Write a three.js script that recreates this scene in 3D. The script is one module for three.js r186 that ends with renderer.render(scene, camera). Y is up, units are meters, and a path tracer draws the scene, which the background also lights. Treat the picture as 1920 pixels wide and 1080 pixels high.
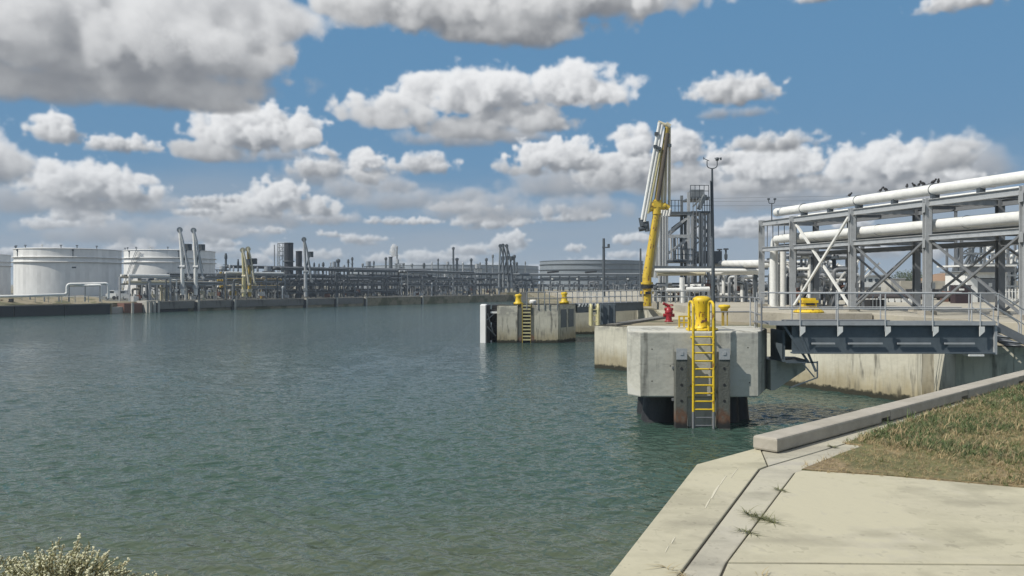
import * as THREE from 'three';
import { mergeGeometries } from 'three/addons/utils/BufferGeometryUtils.js';

// ---------------------------------------------------------------- camera, sky, sun, exposure
const F = 1507, EYE = 4.7, HZ = 532;                 // focal length and horizon row of the 1920 x 1080 photograph
const scene = new THREE.Scene();
const camera = new THREE.PerspectiveCamera(2 * Math.atan(540 / F) * 180 / Math.PI, 16 / 9, 0.1, 9000);
camera.position.set(0, EYE, 0);
camera.setViewOffset(1920, 1080, 0, 540 - HZ, 1920, 1080);
camera.updateProjectionMatrix();
const SUN = new THREE.Vector3(-0.63, 0.73, 0.28).normalize();
const SUN_POWER = 4.8, SKY_GAIN = 1.02;
const sun = new THREE.DirectionalLight(new THREE.Color(1, 0.955, 0.87), SUN_POWER);
sun.position.copy(SUN).multiplyScalar(300); sun.target.position.set(0, 0, 0);
sun.castShadow = true; sun.shadow.mapSize.set(4096, 4096);
Object.assign(sun.shadow.camera, { left: -160, right: 160, top: 160, bottom: -160, near: 1, far: 900 });
scene.add(sun, sun.target);
const renderer = new THREE.WebGLRenderer({ antialias: true });
renderer.shadowMap.enabled = true;
renderer.toneMapping = THREE.LinearToneMapping;
renderer.toneMappingExposure = 0.95;
const sky = skyTexture();
scene.background = sky; scene.environment = sky;
scene.fog = new THREE.FogExp2(new THREE.Color(0.62, 0.72, 0.82), 0.0004);

// ---------------------------------------------------------------- noise
function rng(seed) { let a = seed >>> 0; return () => { a = (a + 0x6D2B79F5) >>> 0; let t = a; t = Math.imul(t ^ (t >>> 15), t | 1); t ^= t + Math.imul(t ^ (t >>> 7), t | 61); return ((t ^ (t >>> 14)) >>> 0) / 4294967296; }; }
function sm(a, b, x) { const t = Math.min(1, Math.max(0, (x - a) / (b - a))); return t * t * (3 - 2 * t); }
function mix(a, b, t) { return a + (b - a) * t; }
function hash3(x, y, z) { let h = Math.imul(x, 374761393) ^ Math.imul(y, 668265263) ^ Math.imul(z, 2147483647 ^ 0x5bd1e995); h = Math.imul(h ^ (h >>> 13), 1274126177); return ((h ^ (h >>> 16)) >>> 0) / 4294967296; }
function noise3(x, y, z) {
  const xi = Math.floor(x), yi = Math.floor(y), zi = Math.floor(z); let u = x - xi, v = y - yi, w = z - zi;
  u = u * u * (3 - 2 * u); v = v * v * (3 - 2 * v); w = w * w * (3 - 2 * w);
  const a = mix(mix(hash3(xi, yi, zi), hash3(xi + 1, yi, zi), u), mix(hash3(xi, yi + 1, zi), hash3(xi + 1, yi + 1, zi), u), v);
  const b = mix(mix(hash3(xi, yi, zi + 1), hash3(xi + 1, yi, zi + 1), u), mix(hash3(xi, yi + 1, zi + 1), hash3(xi + 1, yi + 1, zi + 1), u), v);
  return mix(a, b, w);
}
function fbm3(x, y, z, o) { let s = 0, a = 0.5, t = 0; for (let i = 0; i < o; i++) { s += a * noise3(x, y, z); t += a; a *= 0.52; x = x * 2.03 + 7.1; y = y * 2.03 + 3.7; z = z * 2.03 + 1.9; } return s / t; }
function tileNoise(u, v, p, q, seed) { // periodic value noise, p x q cells over the unit square
  const x = u * p, y = v * q, xi = Math.floor(x), yi = Math.floor(y); let a = x - xi, b = y - yi; a = a * a * (3 - 2 * a); b = b * b * (3 - 2 * b);
  const x0 = ((xi % p) + p) % p, x1 = (x0 + 1) % p, y0 = ((yi % q) + q) % q, y1 = (y0 + 1) % q;
  return mix(mix(hash3(x0, y0, seed), hash3(x1, y0, seed), a), mix(hash3(x0, y1, seed), hash3(x1, y1, seed), a), b);
}
function tfbm(u, v, p, q, o, seed) { let s = 0, a = 0.5, t = 0; for (let i = 0; i < o; i++) { s += a * tileNoise(u, v, p, q, seed + i); t += a; a *= 0.55; p *= 2; q *= 2; } return s / t; }

// ---------------------------------------------------------------- sky: clear air and cumulus, marched through in azimuth / elevation space
function skyTexture() {
  const W = 4096, H = 2048, data = new Float32Array(W * H * 4).fill(1), D2R = Math.PI / 180;
  const clouds = [];
  // lobes in degrees: azimuth (0 = ahead), elevation, half width, half height
  const dir = (px, py) => { const a = Math.atan((px - 960) / F); return [a / D2R, Math.atan((HZ - py) / F * Math.cos(a)) / D2R]; };
  function cloud(lobes, o = {}) {
    const ls = lobes.map(([px, py, rx, ry]) => { const [a, e] = dir(px, py); return [a, e, rx * 57.3 / F * Math.cos(a * D2R), ry * 57.3 / F]; });
    add(ls, o);
  }
  function add(ls, o) {
    const c = { ls, seed: clouds.length * 13.7, dens: 5, amp: 1.15, white: 1, base: 1, ...o };
    c.e0 = 1e9; c.e1 = -1e9; c.a0 = 1e9; c.a1 = -1e9; let big = 0;
    for (const [a, e, ra, re] of ls) { c.e0 = Math.min(c.e0, e - re * 0.75); c.e1 = Math.max(c.e1, e + re); c.a0 = Math.min(c.a0, a - ra * 1.35); c.a1 = Math.max(c.a1, a + ra * 1.35); big = Math.max(big, re); }
    c.r = c.size ?? big; c.far = o.far ?? -(c.e0 + c.e1) / 2; c.f = 1 / (c.r * 0.62);
    c.low = o.flat ? -0.6 : sm(12, 7, (c.e0 + c.e1) / 2); c.yb0 = c.e0 - c.r * 0.3; c.yb1 = c.e1 + c.r * 0.35;
    clouds.push(c);
  }
  // the clouds that the photograph shows
  cloud([[60, 40, 300, 130], [330, 70, 230, 120], [430, 30, 170, 100], [300, 165, 250, 62], [40, 160, 170, 55], [400, 195, 110, 36], [230, 125, 320, 70], [420, 120, 140, 60]], { amp: 0.85, dens: 7, base: 0.92, white: 0.88, size: 3.6 });
  cloud([[520, 108, 42, 22]], { amp: 0.9 });
  cloud([[820, 5, 290, 78], [1080, -10, 260, 85], [960, 55, 200, 55], [680, 10, 130, 50]], { amp: 0.85, dens: 7, base: 0.85, size: 2.6 });
  cloud([[900, 178, 150, 58], [1070, 172, 112, 54], [820, 160, 75, 36], [725, 218, 100, 44], [880, 245, 110, 30], [985, 225, 120, 42]], { amp: 1, size: 2.0, dens: 7 });
  cloud([[470, 250, 105, 52], [520, 240, 80, 42], [395, 288, 90, 24], [560, 258, 50, 36]], { size: 1.6, dens: 7 });
  cloud([[105, 248, 46, 32]], { dens: 5 });
  cloud([[228, 274, 75, 20]], { dens: 3, amp: 1.3 });
  cloud([[-10, 315, 78, 52], [-60, 300, 90, 60]], {});
  cloud([[170, 352, 110, 44], [110, 342, 52, 38], [235, 365, 62, 30], [190, 385, 120, 20]], { size: 1.3, dens: 6 });
  cloud([[1378, 176, 88, 34], [1350, 185, 50, 22]], { dens: 4, base: 0.9 });
  cloud([[515, 372, 60, 36], [545, 360, 35, 28], [592, 392, 56, 24], [430, 412, 44, 20], [480, 400, 80, 20]], { size: 1.1 });
  cloud([[685, 305, 34, 26], [690, 335, 50, 22]], { dens: 5 });
  cloud([[608, 285, 30, 16], [600, 320, 60, 26]], { dens: 3 });
  cloud([[790, 312, 70, 26]], { dens: 2.5, amp: 1.3 });
  cloud([[1045, 300, 88, 40], [1075, 285, 40, 28], [985, 320, 60, 20]], { size: 1.2, dens: 6 });
  cloud([[1190, 272, 46, 38], [1160, 330, 90, 50], [1270, 285, 56, 46], [1250, 340, 100, 40]], { size: 1.3 });
  cloud([[1440, 318, 95, 42], [1400, 300, 46, 26], [1490, 310, 60, 36], [1450, 350, 130, 30]], { size: 1.3, dens: 6 });
  cloud([[1650, 312, 95, 44], [1690, 298, 55, 34], [1600, 325, 60, 32], [1735, 308, 46, 34], [1660, 350, 150, 30]], { size: 1.4, dens: 6.5 });
  cloud([[1795, 275, 55, 26], [1770, 300, 60, 40]], { dens: 2.2, base: 0.8 });
  cloud([[1450, 272, 90, 24]], { dens: 2, base: 0.8, far: -9 });
  cloud([[1820, 2, 95, 24]], { dens: 3.5, base: 0.9 });
  cloud([[1540, -6, 46, 16]], { dens: 2 });
  cloud([[1350, 300, 36, 22]], { dens: 4 });
  cloud([[1800, 335, 50, 24]], { dens: 5 });
  // thin grey layers under and beside the heaps
  for (const [px, py, rx, ry, d] of [[200, 392, 150, 30, 0.9], [640, 330, 110, 36, 0.8], [700, 360, 90, 30, 0.9], [560, 415, 130, 26, 0.8], [60, 380, 110, 40, 0.9], [1120, 350, 180, 48, 1.1], [1330, 345, 170, 52, 1.1], [1560, 370, 260, 50, 1.1], [1780, 330, 120, 50, 1.0], [900, 262, 150, 26, 0.9], [470, 296, 130, 20, 0.7], [820, 380, 160, 30, 0.8], [1000, 400, 200, 34, 0.9], [300, 440, 220, 34, 0.9], [1380, 215, 70, 16, 0.5]]) cloud([[px - rx * 0.4, py, rx * 0.8, ry], [px + rx * 0.4, py - ry * 0.2, rx * 0.7, ry * 0.9]], { dens: d, amp: 0.8, white: 0.55, base: 1.15, size: ry * 57.3 / F * 1.2, far: 3, flat: 1 });
  // low far banks all round, and the same kind of cumulus over the rest of the sky
  const R = rng(77);
  for (let i = 0; i < 380; i++) {
    const e = 0.7 + 4.9 * R() ** 1.1, a = -180 + 360 * R(), w = 0.9 + 2.2 * R(), h = 0.28 + 0.5 * R(), ls = [];
    for (let k = 0; k < 4; k++) ls.push([a + (R() - 0.5) * 1.4 * w, e + (R() - 0.3) * h * 0.8, w * (0.3 + 0.45 * R()), h * (0.5 + 0.6 * R())]);
    add(ls, { dens: 1.3 + 3 * R() ** 2, size: h * 1.0, far: 20 - e });
  }
  const inView = (a, e) => Math.abs(a) < 38 && e < 21;
  for (let i = 0; i < 95; i++) {
    const e = 6 + 70 * R() ** 1.4, a = -180 + 360 * R(), s = sm(4, 45, e), st = 1 / Math.max(0.25, Math.cos(e * D2R)), w = (4 + 9 * R()) * (0.6 + s) * st, h = (1.4 + 2.2 * R()) * (0.6 + 2.2 * s), ls = [];
    if (inView(a - w, e - h) || inView(a + w, e - h) || inView(a, e - h)) continue;
    for (let k = 0; k < 6; k++) ls.push([a + (R() - 0.5) * 1.5 * w, e + (R() - 0.35) * h * 0.9, w * (0.3 + 0.4 * R()), h * (0.5 + 0.6 * R())]);
    add(ls, { dens: 5 + 2 * R(), amp: 1, size: h * 0.9 });
  }
  clouds.sort((a, b) => b.far - a.far);
  const bins = Array.from({ length: 360 }, () => []);
  for (const c of clouds) for (let d = Math.floor(c.a0); d <= Math.ceil(c.a1); d++) { const b = bins[((d + 180) % 360 + 360) % 360]; if (b[b.length - 1] !== c) b.push(c); }
  const L = [-0.62, 0.66, -0.42];
  const dens = (c, a, e, d, o, soft = 1) => {
    let s = -1;
    for (const [la, le, ra, re] of c.ls) {
      const x = (a - la) / ra, y = (e - le) / (e < le ? re * 0.62 : re), z = d / (re * 1.15), q = 1 - Math.sqrt(x * x + y * y + z * z);
      if (q > s) s = q;
    }
    if (s < -0.45) return 0;
    const k = c.f, n = fbm3(a * k + c.seed, e * k * 1.15 + c.seed * 1.7, d * k, o), t = sm(c.yb0, c.yb0 + c.r * 0.8, e);
    return Math.max(0, s * 1.2 - 0.07 + (n - 0.52) * c.amp * 1.9 * (0.35 + 0.65 * t) * soft);
  };
  const air = (e) => { // clear sky, linear
    const t = Math.max(0, e), q = Math.exp(-t / 5.5), z = sm(12, 75, t);
    return [mix(mix(0.122, 0.275, q), 0.030, z), mix(mix(0.278, 0.385, q), 0.095, z), mix(mix(0.478, 0.490, q), 0.27, z)];
  };
  const shade = (az, el) => {
    const col = air(el), vn = fbm3(az * 0.10 + 40, el * 0.45, 3.7, 5), veil = 0.86 * sm(8.8 + 6 * (vn - 0.5), 2.4 + 5 * (vn - 0.5), el) * (0.62 + 0.6 * fbm3(az * 0.22 + 9, el * 0.9, 8.1, 4)), vc = [0.335, 0.40, 0.48];
    for (let k = 0; k < 3; k++) col[k] = mix(col[k], vc[k], Math.min(0.85, veil));
    const bin = bins[((Math.floor(az) + 180) % 360 + 360) % 360];
    for (const c of bin) {
      let a = az; if (a - c.a1 > 180) a -= 360; else if (c.a0 - a > 180) a += 360;
      if (a < c.a0 || a > c.a1 || el < c.e0 - 0.2 * c.r || el > c.e1 + 0.4 * c.r) continue;
      const N = 22, step = 2.6 * c.r / N; let T = 1, r = 0, g = 0, b = 0;
      const jit = hash3(Math.floor(az * 53), Math.floor(el * 53), 5);
      for (let i = 0; i < N && T > 0.02; i++) {
        const d = (i + jit) * step - 1.3 * c.r, D = dens(c, a, el, d, 5);
        if (D <= 0) continue;
        let tau = 0; const ls = c.r * 0.30;
        for (let j = 1; j <= 4; j++) tau += dens(c, a + L[0] * ls * (j - 0.4) * 1.2, el + L[1] * ls * (j - 0.4), d + L[2] * ls * (j - 0.4), j < 2 ? 4 : 2, j < 2 ? 0.85 : 0.6);
        const al = 1 - Math.exp(-D * c.dens * mix(mix(0.5, 0.10, c.low), 1, sm(c.yb0 + 0.2 * c.r, mix(c.yb0 + c.r, c.yb1, 0.35), el)) * 2.7 * step / c.r), hgt = sm(c.yb0, c.yb1, el);
        const s = (0.58 * Math.exp(-tau * 1.25) + 0.10 * Math.exp(-tau * 0.3)) * c.white * mix(0.62, 1, sm(0.05, 0.6, hgt)), am = mix(0.175, 0.27, hgt) * c.base;
        r += T * al * (s * 1.0 + am * 0.93); g += T * al * (s * 0.985 + am * 1.0); b += T * al * (s * 0.95 + am * 1.13);
        T *= 1 - al;
      }
      const hz = 0.70 * Math.exp(-Math.max(0, el) / 4.5), A = 1 - T, h = [0.345, 0.405, 0.48];
      col[0] = col[0] * T + mix(r, h[0] * A, hz); col[1] = col[1] * T + mix(g, h[1] * A, hz); col[2] = col[2] * T + mix(b, h[2] * A, hz);
    }
    return col;
  };
  const put = (x, y, c) => { const o = (y * W + x) * 4; data[o] = c[0] * SKY_GAIN; data[o + 1] = c[1] * SKY_GAIN; data[o + 2] = c[2] * SKY_GAIN; };
  const azOf = (x) => { const p = ((x + 0.5) / W - 0.5) * 360; let a = p + 90; if (a > 180) a -= 360; return a; }, elOf = (y) => ((y + 0.5) / H - 0.5) * 180;
  const Q = 6, cw = Math.ceil(W / Q), ch = Math.ceil(H / 2 / Q) + 2, coarse = [];
  for (let j = 0; j < ch; j++) { const row = []; for (let i = 0; i < cw; i++) row.push(shade(azOf(i * Q), Math.min(89.9, elOf(H / 2 + j * Q)))); coarse.push(row); }
  for (let y = 0; y < H; y++) {
    if (y < H / 2) { for (let x = 0; x < W; x++) put(x, y, [0.20, 0.25, 0.27]); continue; }
    const el = elOf(y), fy = (y - H / 2) / Q, j = Math.floor(fy), v = fy - j;
    for (let x = 0; x < W; x++) {
      const az = azOf(x);
      if (Math.abs(az) < 36 && el < 21.5) { put(x, y, shade(az, el)); continue; }
      const fx = x / Q, i = Math.floor(fx), u = fx - i, i1 = (i + 1) % cw, A = coarse[j][i], B = coarse[j][i1], C = coarse[j + 1][i], E = coarse[j + 1][i1];
      put(x, y, [0, 1, 2].map((k) => mix(mix(A[k], B[k], u), mix(C[k], E[k], u), v)));
    }
  }
  const t = new THREE.DataTexture(data, W, H, THREE.RGBAFormat, THREE.FloatType);
  t.mapping = THREE.EquirectangularReflectionMapping; t.magFilter = THREE.LinearFilter; t.needsUpdate = true;
  return t;
}

// ---------------------------------------------------------------- geometry helpers
const V = (x, y, z) => new THREE.Vector3(x, y, z);
const at = (px, py, z) => V((px - 960) * z / F, EYE - (py - HZ) * z / F, -z);          // a point of the photograph at a depth
const yAt = (py, z) => EYE - (py - HZ) * z / F, xAt = (px, z) => (px - 960) * z / F;
const onY = (px, py, y) => { const z = F * (EYE - y) / (py - HZ); return [xAt(px, z), z]; };   // [x, depth] on a level
function fin(g) { // non-indexed, position / normal / uv in metres
  if (g.index) g = g.toNonIndexed();
  for (const k of Object.keys(g.attributes)) if (!['position', 'normal'].includes(k)) g.deleteAttribute(k);
  const p = g.attributes.position, n = p.count, uv = new Float32Array(n * 2), a = V(), b = V(), c = V(), q = V();
  for (let i = 0; i < n; i += 3) {
    a.fromBufferAttribute(p, i); b.fromBufferAttribute(p, i + 1); c.fromBufferAttribute(p, i + 2);
    q.crossVectors(b.clone().sub(a), c.clone().sub(a)).normalize();
    const flat = Math.abs(q.y) > 0.72; let tx = -q.z, tz = q.x; const l = Math.hypot(tx, tz) || 1; tx /= l; tz /= l;
    [a, b, c].forEach((w, k) => { uv[(i + k) * 2] = flat ? w.x : w.x * tx + w.z * tz; uv[(i + k) * 2 + 1] = flat ? w.z : w.y; });
  }
  g.setAttribute('uv', new THREE.BufferAttribute(uv, 2));
  return g;
}
const join = (list) => mergeGeometries(list.flat(9).map((g) => g.userData.done ? g : fin(g)));
function box(w, h, d, x, y, z, ry = 0) { const g = new THREE.BoxGeometry(w, h, d); if (ry) g.rotateY(ry); g.translate(x, y, z); return g; }
function bar(a, b, w, h) { // a square bar between two points; w across (level), h upright
  const d = b.clone().sub(a), len = d.length(), g = new THREE.BoxGeometry(w, h, len), m = new THREE.Matrix4(), z = d.normalize();
  const up = Math.abs(z.y) > 0.98 ? V(0, 0, 1) : V(0, 1, 0), x = V().crossVectors(up, z).normalize(), y = V().crossVectors(z, x);
  m.makeBasis(x, y, z).setPosition(a.clone().add(b).multiplyScalar(0.5)); return g.applyMatrix4(m);
}
function ibeam(a, b, w, h, t = 0.025) { // wide flange section
  const d = b.clone().sub(a).normalize(), up = Math.abs(d.y) > 0.98 ? V(0, 0, 1) : V(0, 1, 0), x = V().crossVectors(up, d).normalize(), y = V().crossVectors(d, x), o = y.multiplyScalar(h / 2 - t / 2);
  return [bar(a.clone().add(o), b.clone().add(o), w, t), bar(a.clone().sub(o), b.clone().sub(o), w, t), bar(a, b, t, h - 2 * t)];
}
function tube(a, b, r, seg = 10, r2 = r) {
  const d = b.clone().sub(a), g = new THREE.CylinderGeometry(r2, r, d.length(), seg);
  g.applyQuaternion(new THREE.Quaternion().setFromUnitVectors(V(0, 1, 0), d.clone().normalize())); g.translate(...a.clone().add(b).multiplyScalar(0.5).toArray()); return g;
}
function run(pts, r, bend = 0.3, seg = 8) { // a pipe through points with rounded bends
  const cp = new THREE.CurvePath(); let at0 = pts[0].clone();
  for (let i = 1; i < pts.length; i++) {
    const p = pts[i];
    if (i === pts.length - 1) { cp.add(new THREE.LineCurve3(at0, p.clone())); break; }
    const k = Math.min(bend, p.distanceTo(pts[i - 1]) * 0.45, p.distanceTo(pts[i + 1]) * 0.45), u = pts[i - 1].clone().sub(p).setLength(k).add(p), v = pts[i + 1].clone().sub(p).setLength(k).add(p);
    cp.add(new THREE.LineCurve3(at0, u)); cp.add(new THREE.QuadraticBezierCurve3(u, p.clone(), v)); at0 = v;
  }
  const c = [], q = []; for (const k of cp.curves) { const n = k.isLineCurve3 ? 1 : 5; for (let i = 0; i <= n; i++) { const p = k.getPoint(i / n); if (!q.length || q[q.length - 1].distanceTo(p) > 1e-4) q.push(p); } }
  let nrm = null;
  const pos = [], nor = [], idx = [];
  q.forEach((p, i) => {
    const t = (q[i + 1] ?? p).clone().sub(q[i - 1] ?? p).normalize();
    if (!nrm) nrm = (Math.abs(t.y) > 0.9 ? V(1, 0, 0) : V(0, 1, 0)); nrm = nrm.clone().sub(t.clone().multiplyScalar(nrm.dot(t))).normalize();
    const bi = V().crossVectors(t, nrm);
    for (let k = 0; k < seg; k++) { const w = k / seg * 2 * Math.PI, n = nrm.clone().multiplyScalar(Math.cos(w)).add(bi.clone().multiplyScalar(Math.sin(w))); pos.push(p.x + n.x * r, p.y + n.y * r, p.z + n.z * r); nor.push(n.x, n.y, n.z); }
    if (i) for (let k = 0; k < seg; k++) { const a = (i - 1) * seg + k, b = (i - 1) * seg + (k + 1) % seg, e = a + seg, f = b + seg; idx.push(a, b, e, b, f, e); }
  });
  const g = new THREE.BufferGeometry(); g.setAttribute('position', new THREE.Float32BufferAttribute(pos, 3)); g.setAttribute('normal', new THREE.Float32BufferAttribute(nor, 3)); g.setIndex(idx); return g;
}
function prism(poly, y0, y1, bev = 0) { // a level polygon of [x, depth], given height
  const s = new THREE.Shape(poly.map(([x, z]) => new THREE.Vector2(x, z)));
  const g = new THREE.ExtrudeGeometry(s, bev ? { depth: y1 - y0 - 2 * bev, bevelEnabled: true, bevelSize: bev, bevelOffset: -bev, bevelThickness: bev, bevelSegments: 2 } : { depth: y1 - y0, bevelEnabled: false });
  g.rotateX(-Math.PI / 2); g.translate(0, y0 + bev, 0); return g;
}
function lathe(prof, x, y, z, seg = 24) { const g = new THREE.LatheGeometry(prof.map(([r, h]) => new THREE.Vector2(r, h)), seg); g.translate(x, y, z); return g; }
function upright(poly, thick, m) { const s = new THREE.Shape(poly.map(([x, y]) => new THREE.Vector2(x, y))), g = new THREE.ExtrudeGeometry(s, { depth: thick, bevelEnabled: false }); g.translate(0, 0, -thick / 2); return m ? g.applyMatrix4(m) : g; }

// ---------------------------------------------------------------- things
const used = {};
const numbered = (n) => { used[n] = (used[n] ?? -1) + 1; return used[n] ? n + '_' + String(used[n]).padStart(3, '0') : n; };
function thing(name, label, category, base = V(), group) {
  const o = new THREE.Group(); o.name = numbered(name); o.position.copy(base); o.userData = { label, category }; if (group) o.userData.group = group; scene.add(o); return o;
}
function part(parent, name, geos, mat, base) { // geometry in world coordinates; parent a thing (or a part, whose origin is its thing's)
  const m = new THREE.Mesh(join([geos]), mat); m.name = name; m.castShadow = m.receiveShadow = true;
  let p = parent, off = V(); while (p && p !== scene) { off.add(p.position); p = p.parent; }
  m.geometry.translate(-off.x, -off.y, -off.z); parent.add(m); return m;
}
function structure(name, geos, mat) { const m = part(scene, numbered(name), geos, mat); m.userData.kind = 'structure'; return m; }
function copyOf(o, label, pos, ry) { const c = o.clone(); c.name = numbered(o.name.replace(/_\d+$/, '')); c.userData = { ...o.userData, label }; if (pos) c.position.copy(pos); if (ry !== undefined) c.rotation.y = ry; scene.add(c); return c; }

// ---------------------------------------------------------------- materials
function tex(w, h, fn, srgb = true, clampV = false) {
  const d = new Uint8Array(w * h * 4);
  for (let y = 0; y < h; y++) for (let x = 0; x < w; x++) { const c = fn((x + 0.5) / w, (y + 0.5) / h), o = (y * w + x) * 4; for (let k = 0; k < 3; k++) { let q = Math.min(1, Math.max(0, Array.isArray(c) ? c[k] : c)); if (srgb) q = q <= 0.0031308 ? q * 12.92 : 1.055 * q ** (1 / 2.4) - 0.055; d[o + k] = q * 255; } d[o + 3] = 255; }
  const t = new THREE.DataTexture(d, w, h); t.wrapS = THREE.RepeatWrapping; t.wrapT = clampV ? THREE.ClampToEdgeWrapping : THREE.RepeatWrapping; t.magFilter = THREE.LinearFilter; t.minFilter = THREE.LinearMipmapLinearFilter; t.generateMipmaps = true;
  if (srgb) t.colorSpace = THREE.SRGBColorSpace; t.needsUpdate = true; return t;
}
const scaled = (t, mx, my = mx, oy = 0) => { const c = t.clone(); c.repeat.set(1 / mx, 1 / my); c.offset.set(0, oy); c.needsUpdate = true; return c; };
const rough = tex(256, 256, (u, v) => 0.5 + 0.9 * (tfbm(u, v, 8, 8, 5, 3) - 0.5), false);
const mottle = tex(512, 512, (u, v) => { const a = tfbm(u, v, 4, 4, 6, 11), b = tfbm(u, v, 24, 24, 4, 31); const k = 0.92 + 0.42 * (a - 0.5) + 0.22 * (b - 0.5); return [k, k, k * (0.98 + 0.08 * (a - 0.5))]; });
const pave = tex(1024, 1024, (u, v) => {
  const a = tfbm(u, v, 3, 3, 6, 41), b = tfbm(u, v, 9, 40, 4, 47), c = tfbm(u, v, 90, 90, 3, 53), d = tfbm(u, v, 12, 12, 5, 59);
  let k = 0.95 + 0.42 * (a - 0.5) + 0.2 * (b - 0.5) + 0.14 * (c - 0.5) - 0.12 * sm(0.60, 0.75, d); if (c > 0.74) k *= 0.82;
  const w = sm(0.62, 0.72, tfbm(u, v, 6, 6, 4, 71)) * 0.12, ck = Math.abs(tfbm(u, v, 3, 3, 5, 83) - 0.5); if (ck < 0.0006) k *= 0.85; k -= 0.13 * sm(0.5, 0.72, tfbm(u, v, 4, 14, 5, 91)); return [k + w, k * (0.99 + 0.02 * a) + w, k * (0.93 + 0.14 * (1 - a)) + w * 1.3];
});
const streak = tex(1024, 512, (u, v) => { // wall with runs down it: v covers 4 m from 1 m below the water
  const y = v * 4 - 1, a = tfbm(u, v, 60, 3, 4, 5), b = tfbm(u, v, 8, 5, 5, 9), c = tfbm(u, v, 160, 6, 3, 15), g = tfbm(u, v, 80, 32, 3, 19);
  const run = sm(0.5, 0.78, a) * sm(0.35, 0.6, tfbm(u, v, 14, 2, 3, 23)), dark = sm(0.55, 0.8, c) * 0.35;
  let k = 0.90 + 0.35 * (b - 0.5) + 0.1 * (g - 0.5) - 0.60 * run - 0.36 * dark; let r = k, gg = k * 0.99, bb = k * 0.95;
  const low = sm(1.45, 0.25, y + 0.7 * (a - 0.5) + 0.4 * (b - 0.5)); r *= mix(1, 0.66, low); gg *= mix(1, 0.60, low); bb *= mix(1, 0.48, low);
  const alg = sm(0.30, 0.16, y + 0.22 * (g - 0.5) + 0.12 * (a - 0.5)); const top = sm(2.0, 2.3, y) * sm(0.4, 0.65, tfbm(u, v, 30, 20, 4, 29)) * 0.3;
  r *= 1 - top; gg *= 1 - top; bb *= 1 - top * 0.9;
  return [mix(r, 0.05, alg), mix(gg, 0.05, alg), mix(bb, 0.035, alg)];
}, true, true);
const cap = tex(512, 512, (u, v) => { // smoother cast concrete with faint runs and pour lines, v covers 4 m
  const a = tfbm(u, v, 30, 2, 4, 105), b = tfbm(u, v, 5, 5, 6, 109), g = tfbm(u, v, 60, 60, 3, 119), l = tfbm(u, v, 12, 40, 3, 125);
  let k = 0.97 + 0.6 * (b - 0.5) + 0.2 * (g - 0.5) - 0.42 * sm(0.5, 0.76, a) * sm(0.35, 0.6, tfbm(u, v, 9, 3, 4, 151)) - 0.07 * sm(0.6, 0.75, l);
  const y = v * 4; const ln = Math.exp(-(((y - 2.05 + 0.05 * (b - 0.5)) / 0.025) ** 2)) * sm(0.4, 0.6, tileNoise(u, v, 9, 1, 7)); k -= 0.22 * ln;
  const t = sm(2.5, 3.1, y) * sm(0.45, 0.7, tfbm(u, v, 10, 14, 4, 129)); k -= 0.2 * t; return [k, k * 0.995, k * (0.96 + 0.03 * t)];
});
const rustTex = tex(256, 512, (u, v) => { const y = v * 4, n = tfbm(u, v, 8, 16, 5, 201), r = sm(0.72, 0.25, y + 1.0 * (n - 0.5)) * 0.9, k = 0.9 + 0.4 * (n - 0.5), d = sm(0.32, 0.12, y + 0.2 * (n - 0.5)); return [mix(mix(0.115, 0.16, r) * k, 0.02, d), mix(mix(0.12, 0.075, r) * k, 0.02, d), mix(mix(0.105, 0.04, r) * k, 0.02, d)]; });
const galvTex = tex(256, 256, (u, v) => { const a = tfbm(u, v, 6, 6, 5, 301), b = tfbm(u, v, 40, 40, 2, 307); const k = 0.9 + 0.3 * (a - 0.5) + 0.12 * (b - 0.5); return [k, k, k]; });
const soilTex = tex(512, 512, (u, v) => { const a = tfbm(u, v, 4, 4, 6, 401), b = tfbm(u, v, 30, 30, 4, 407), g = sm(0.45, 0.62, tfbm(u, v, 3, 3, 5, 411)); const k = 0.8 + 0.7 * (b - 0.5) + 0.3 * (a - 0.5); return [mix(0.29, 0.15, g) * k, mix(0.22, 0.145, g) * k, mix(0.125, 0.06, g) * k]; });
const landTex = tex(512, 512, (u, v) => { const a = tfbm(u, v, 4, 4, 6, 501), b = tfbm(u, v, 40, 40, 3, 507), g = sm(0.5, 0.68, tfbm(u, v, 5, 5, 5, 511)); const k = 0.85 + 0.4 * (b - 0.5) + 0.3 * (a - 0.5); return [mix(0.29, 0.13, g) * k, mix(0.25, 0.125, g) * k, mix(0.17, 0.065, g) * k]; });
const paintTex = tex(512, 512, (u, v) => { const a = tfbm(u, v, 5, 5, 6, 701), b = tfbm(u, v, 22, 22, 4, 707), r = sm(0.64, 0.72, tfbm(u, v, 9, 9, 5, 711)), f = sm(0.5, 0.75, tfbm(u, v, 4, 14, 4, 719)); const k = 0.92 + 0.35 * (a - 0.5) + 0.15 * (b - 0.5); return [mix(k + 0.06 * f, 0.32, r), mix(k + 0.05 * f, 0.2, r), mix(k * (1 + 3 * f), 2.0, r * 0.6)]; });
const M = {};
function mat(name, rgb, o = {}) { const m = new THREE.MeshPhysicalMaterial({ roughness: 0.7, metalness: 0, ...o }); m.color.setRGB(...rgb); m.name = name; return (M[name] = m); }
mat('pave', [0.445, 0.415, 0.305], { map: scaled(pave, 5), roughness: 0.9, bumpMap: scaled(rough, 0.7), bumpScale: 0.003 });
mat('paveGrey', [0.425, 0.40, 0.318], { map: scaled(pave, 4.3), roughness: 0.9, bumpMap: scaled(rough, 0.7), bumpScale: 0.003 });
mat('joint', [0.05, 0.045, 0.035], { roughness: 1 });
mat('scuff', [0.54, 0.51, 0.40], { roughness: 0.9 });
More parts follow.
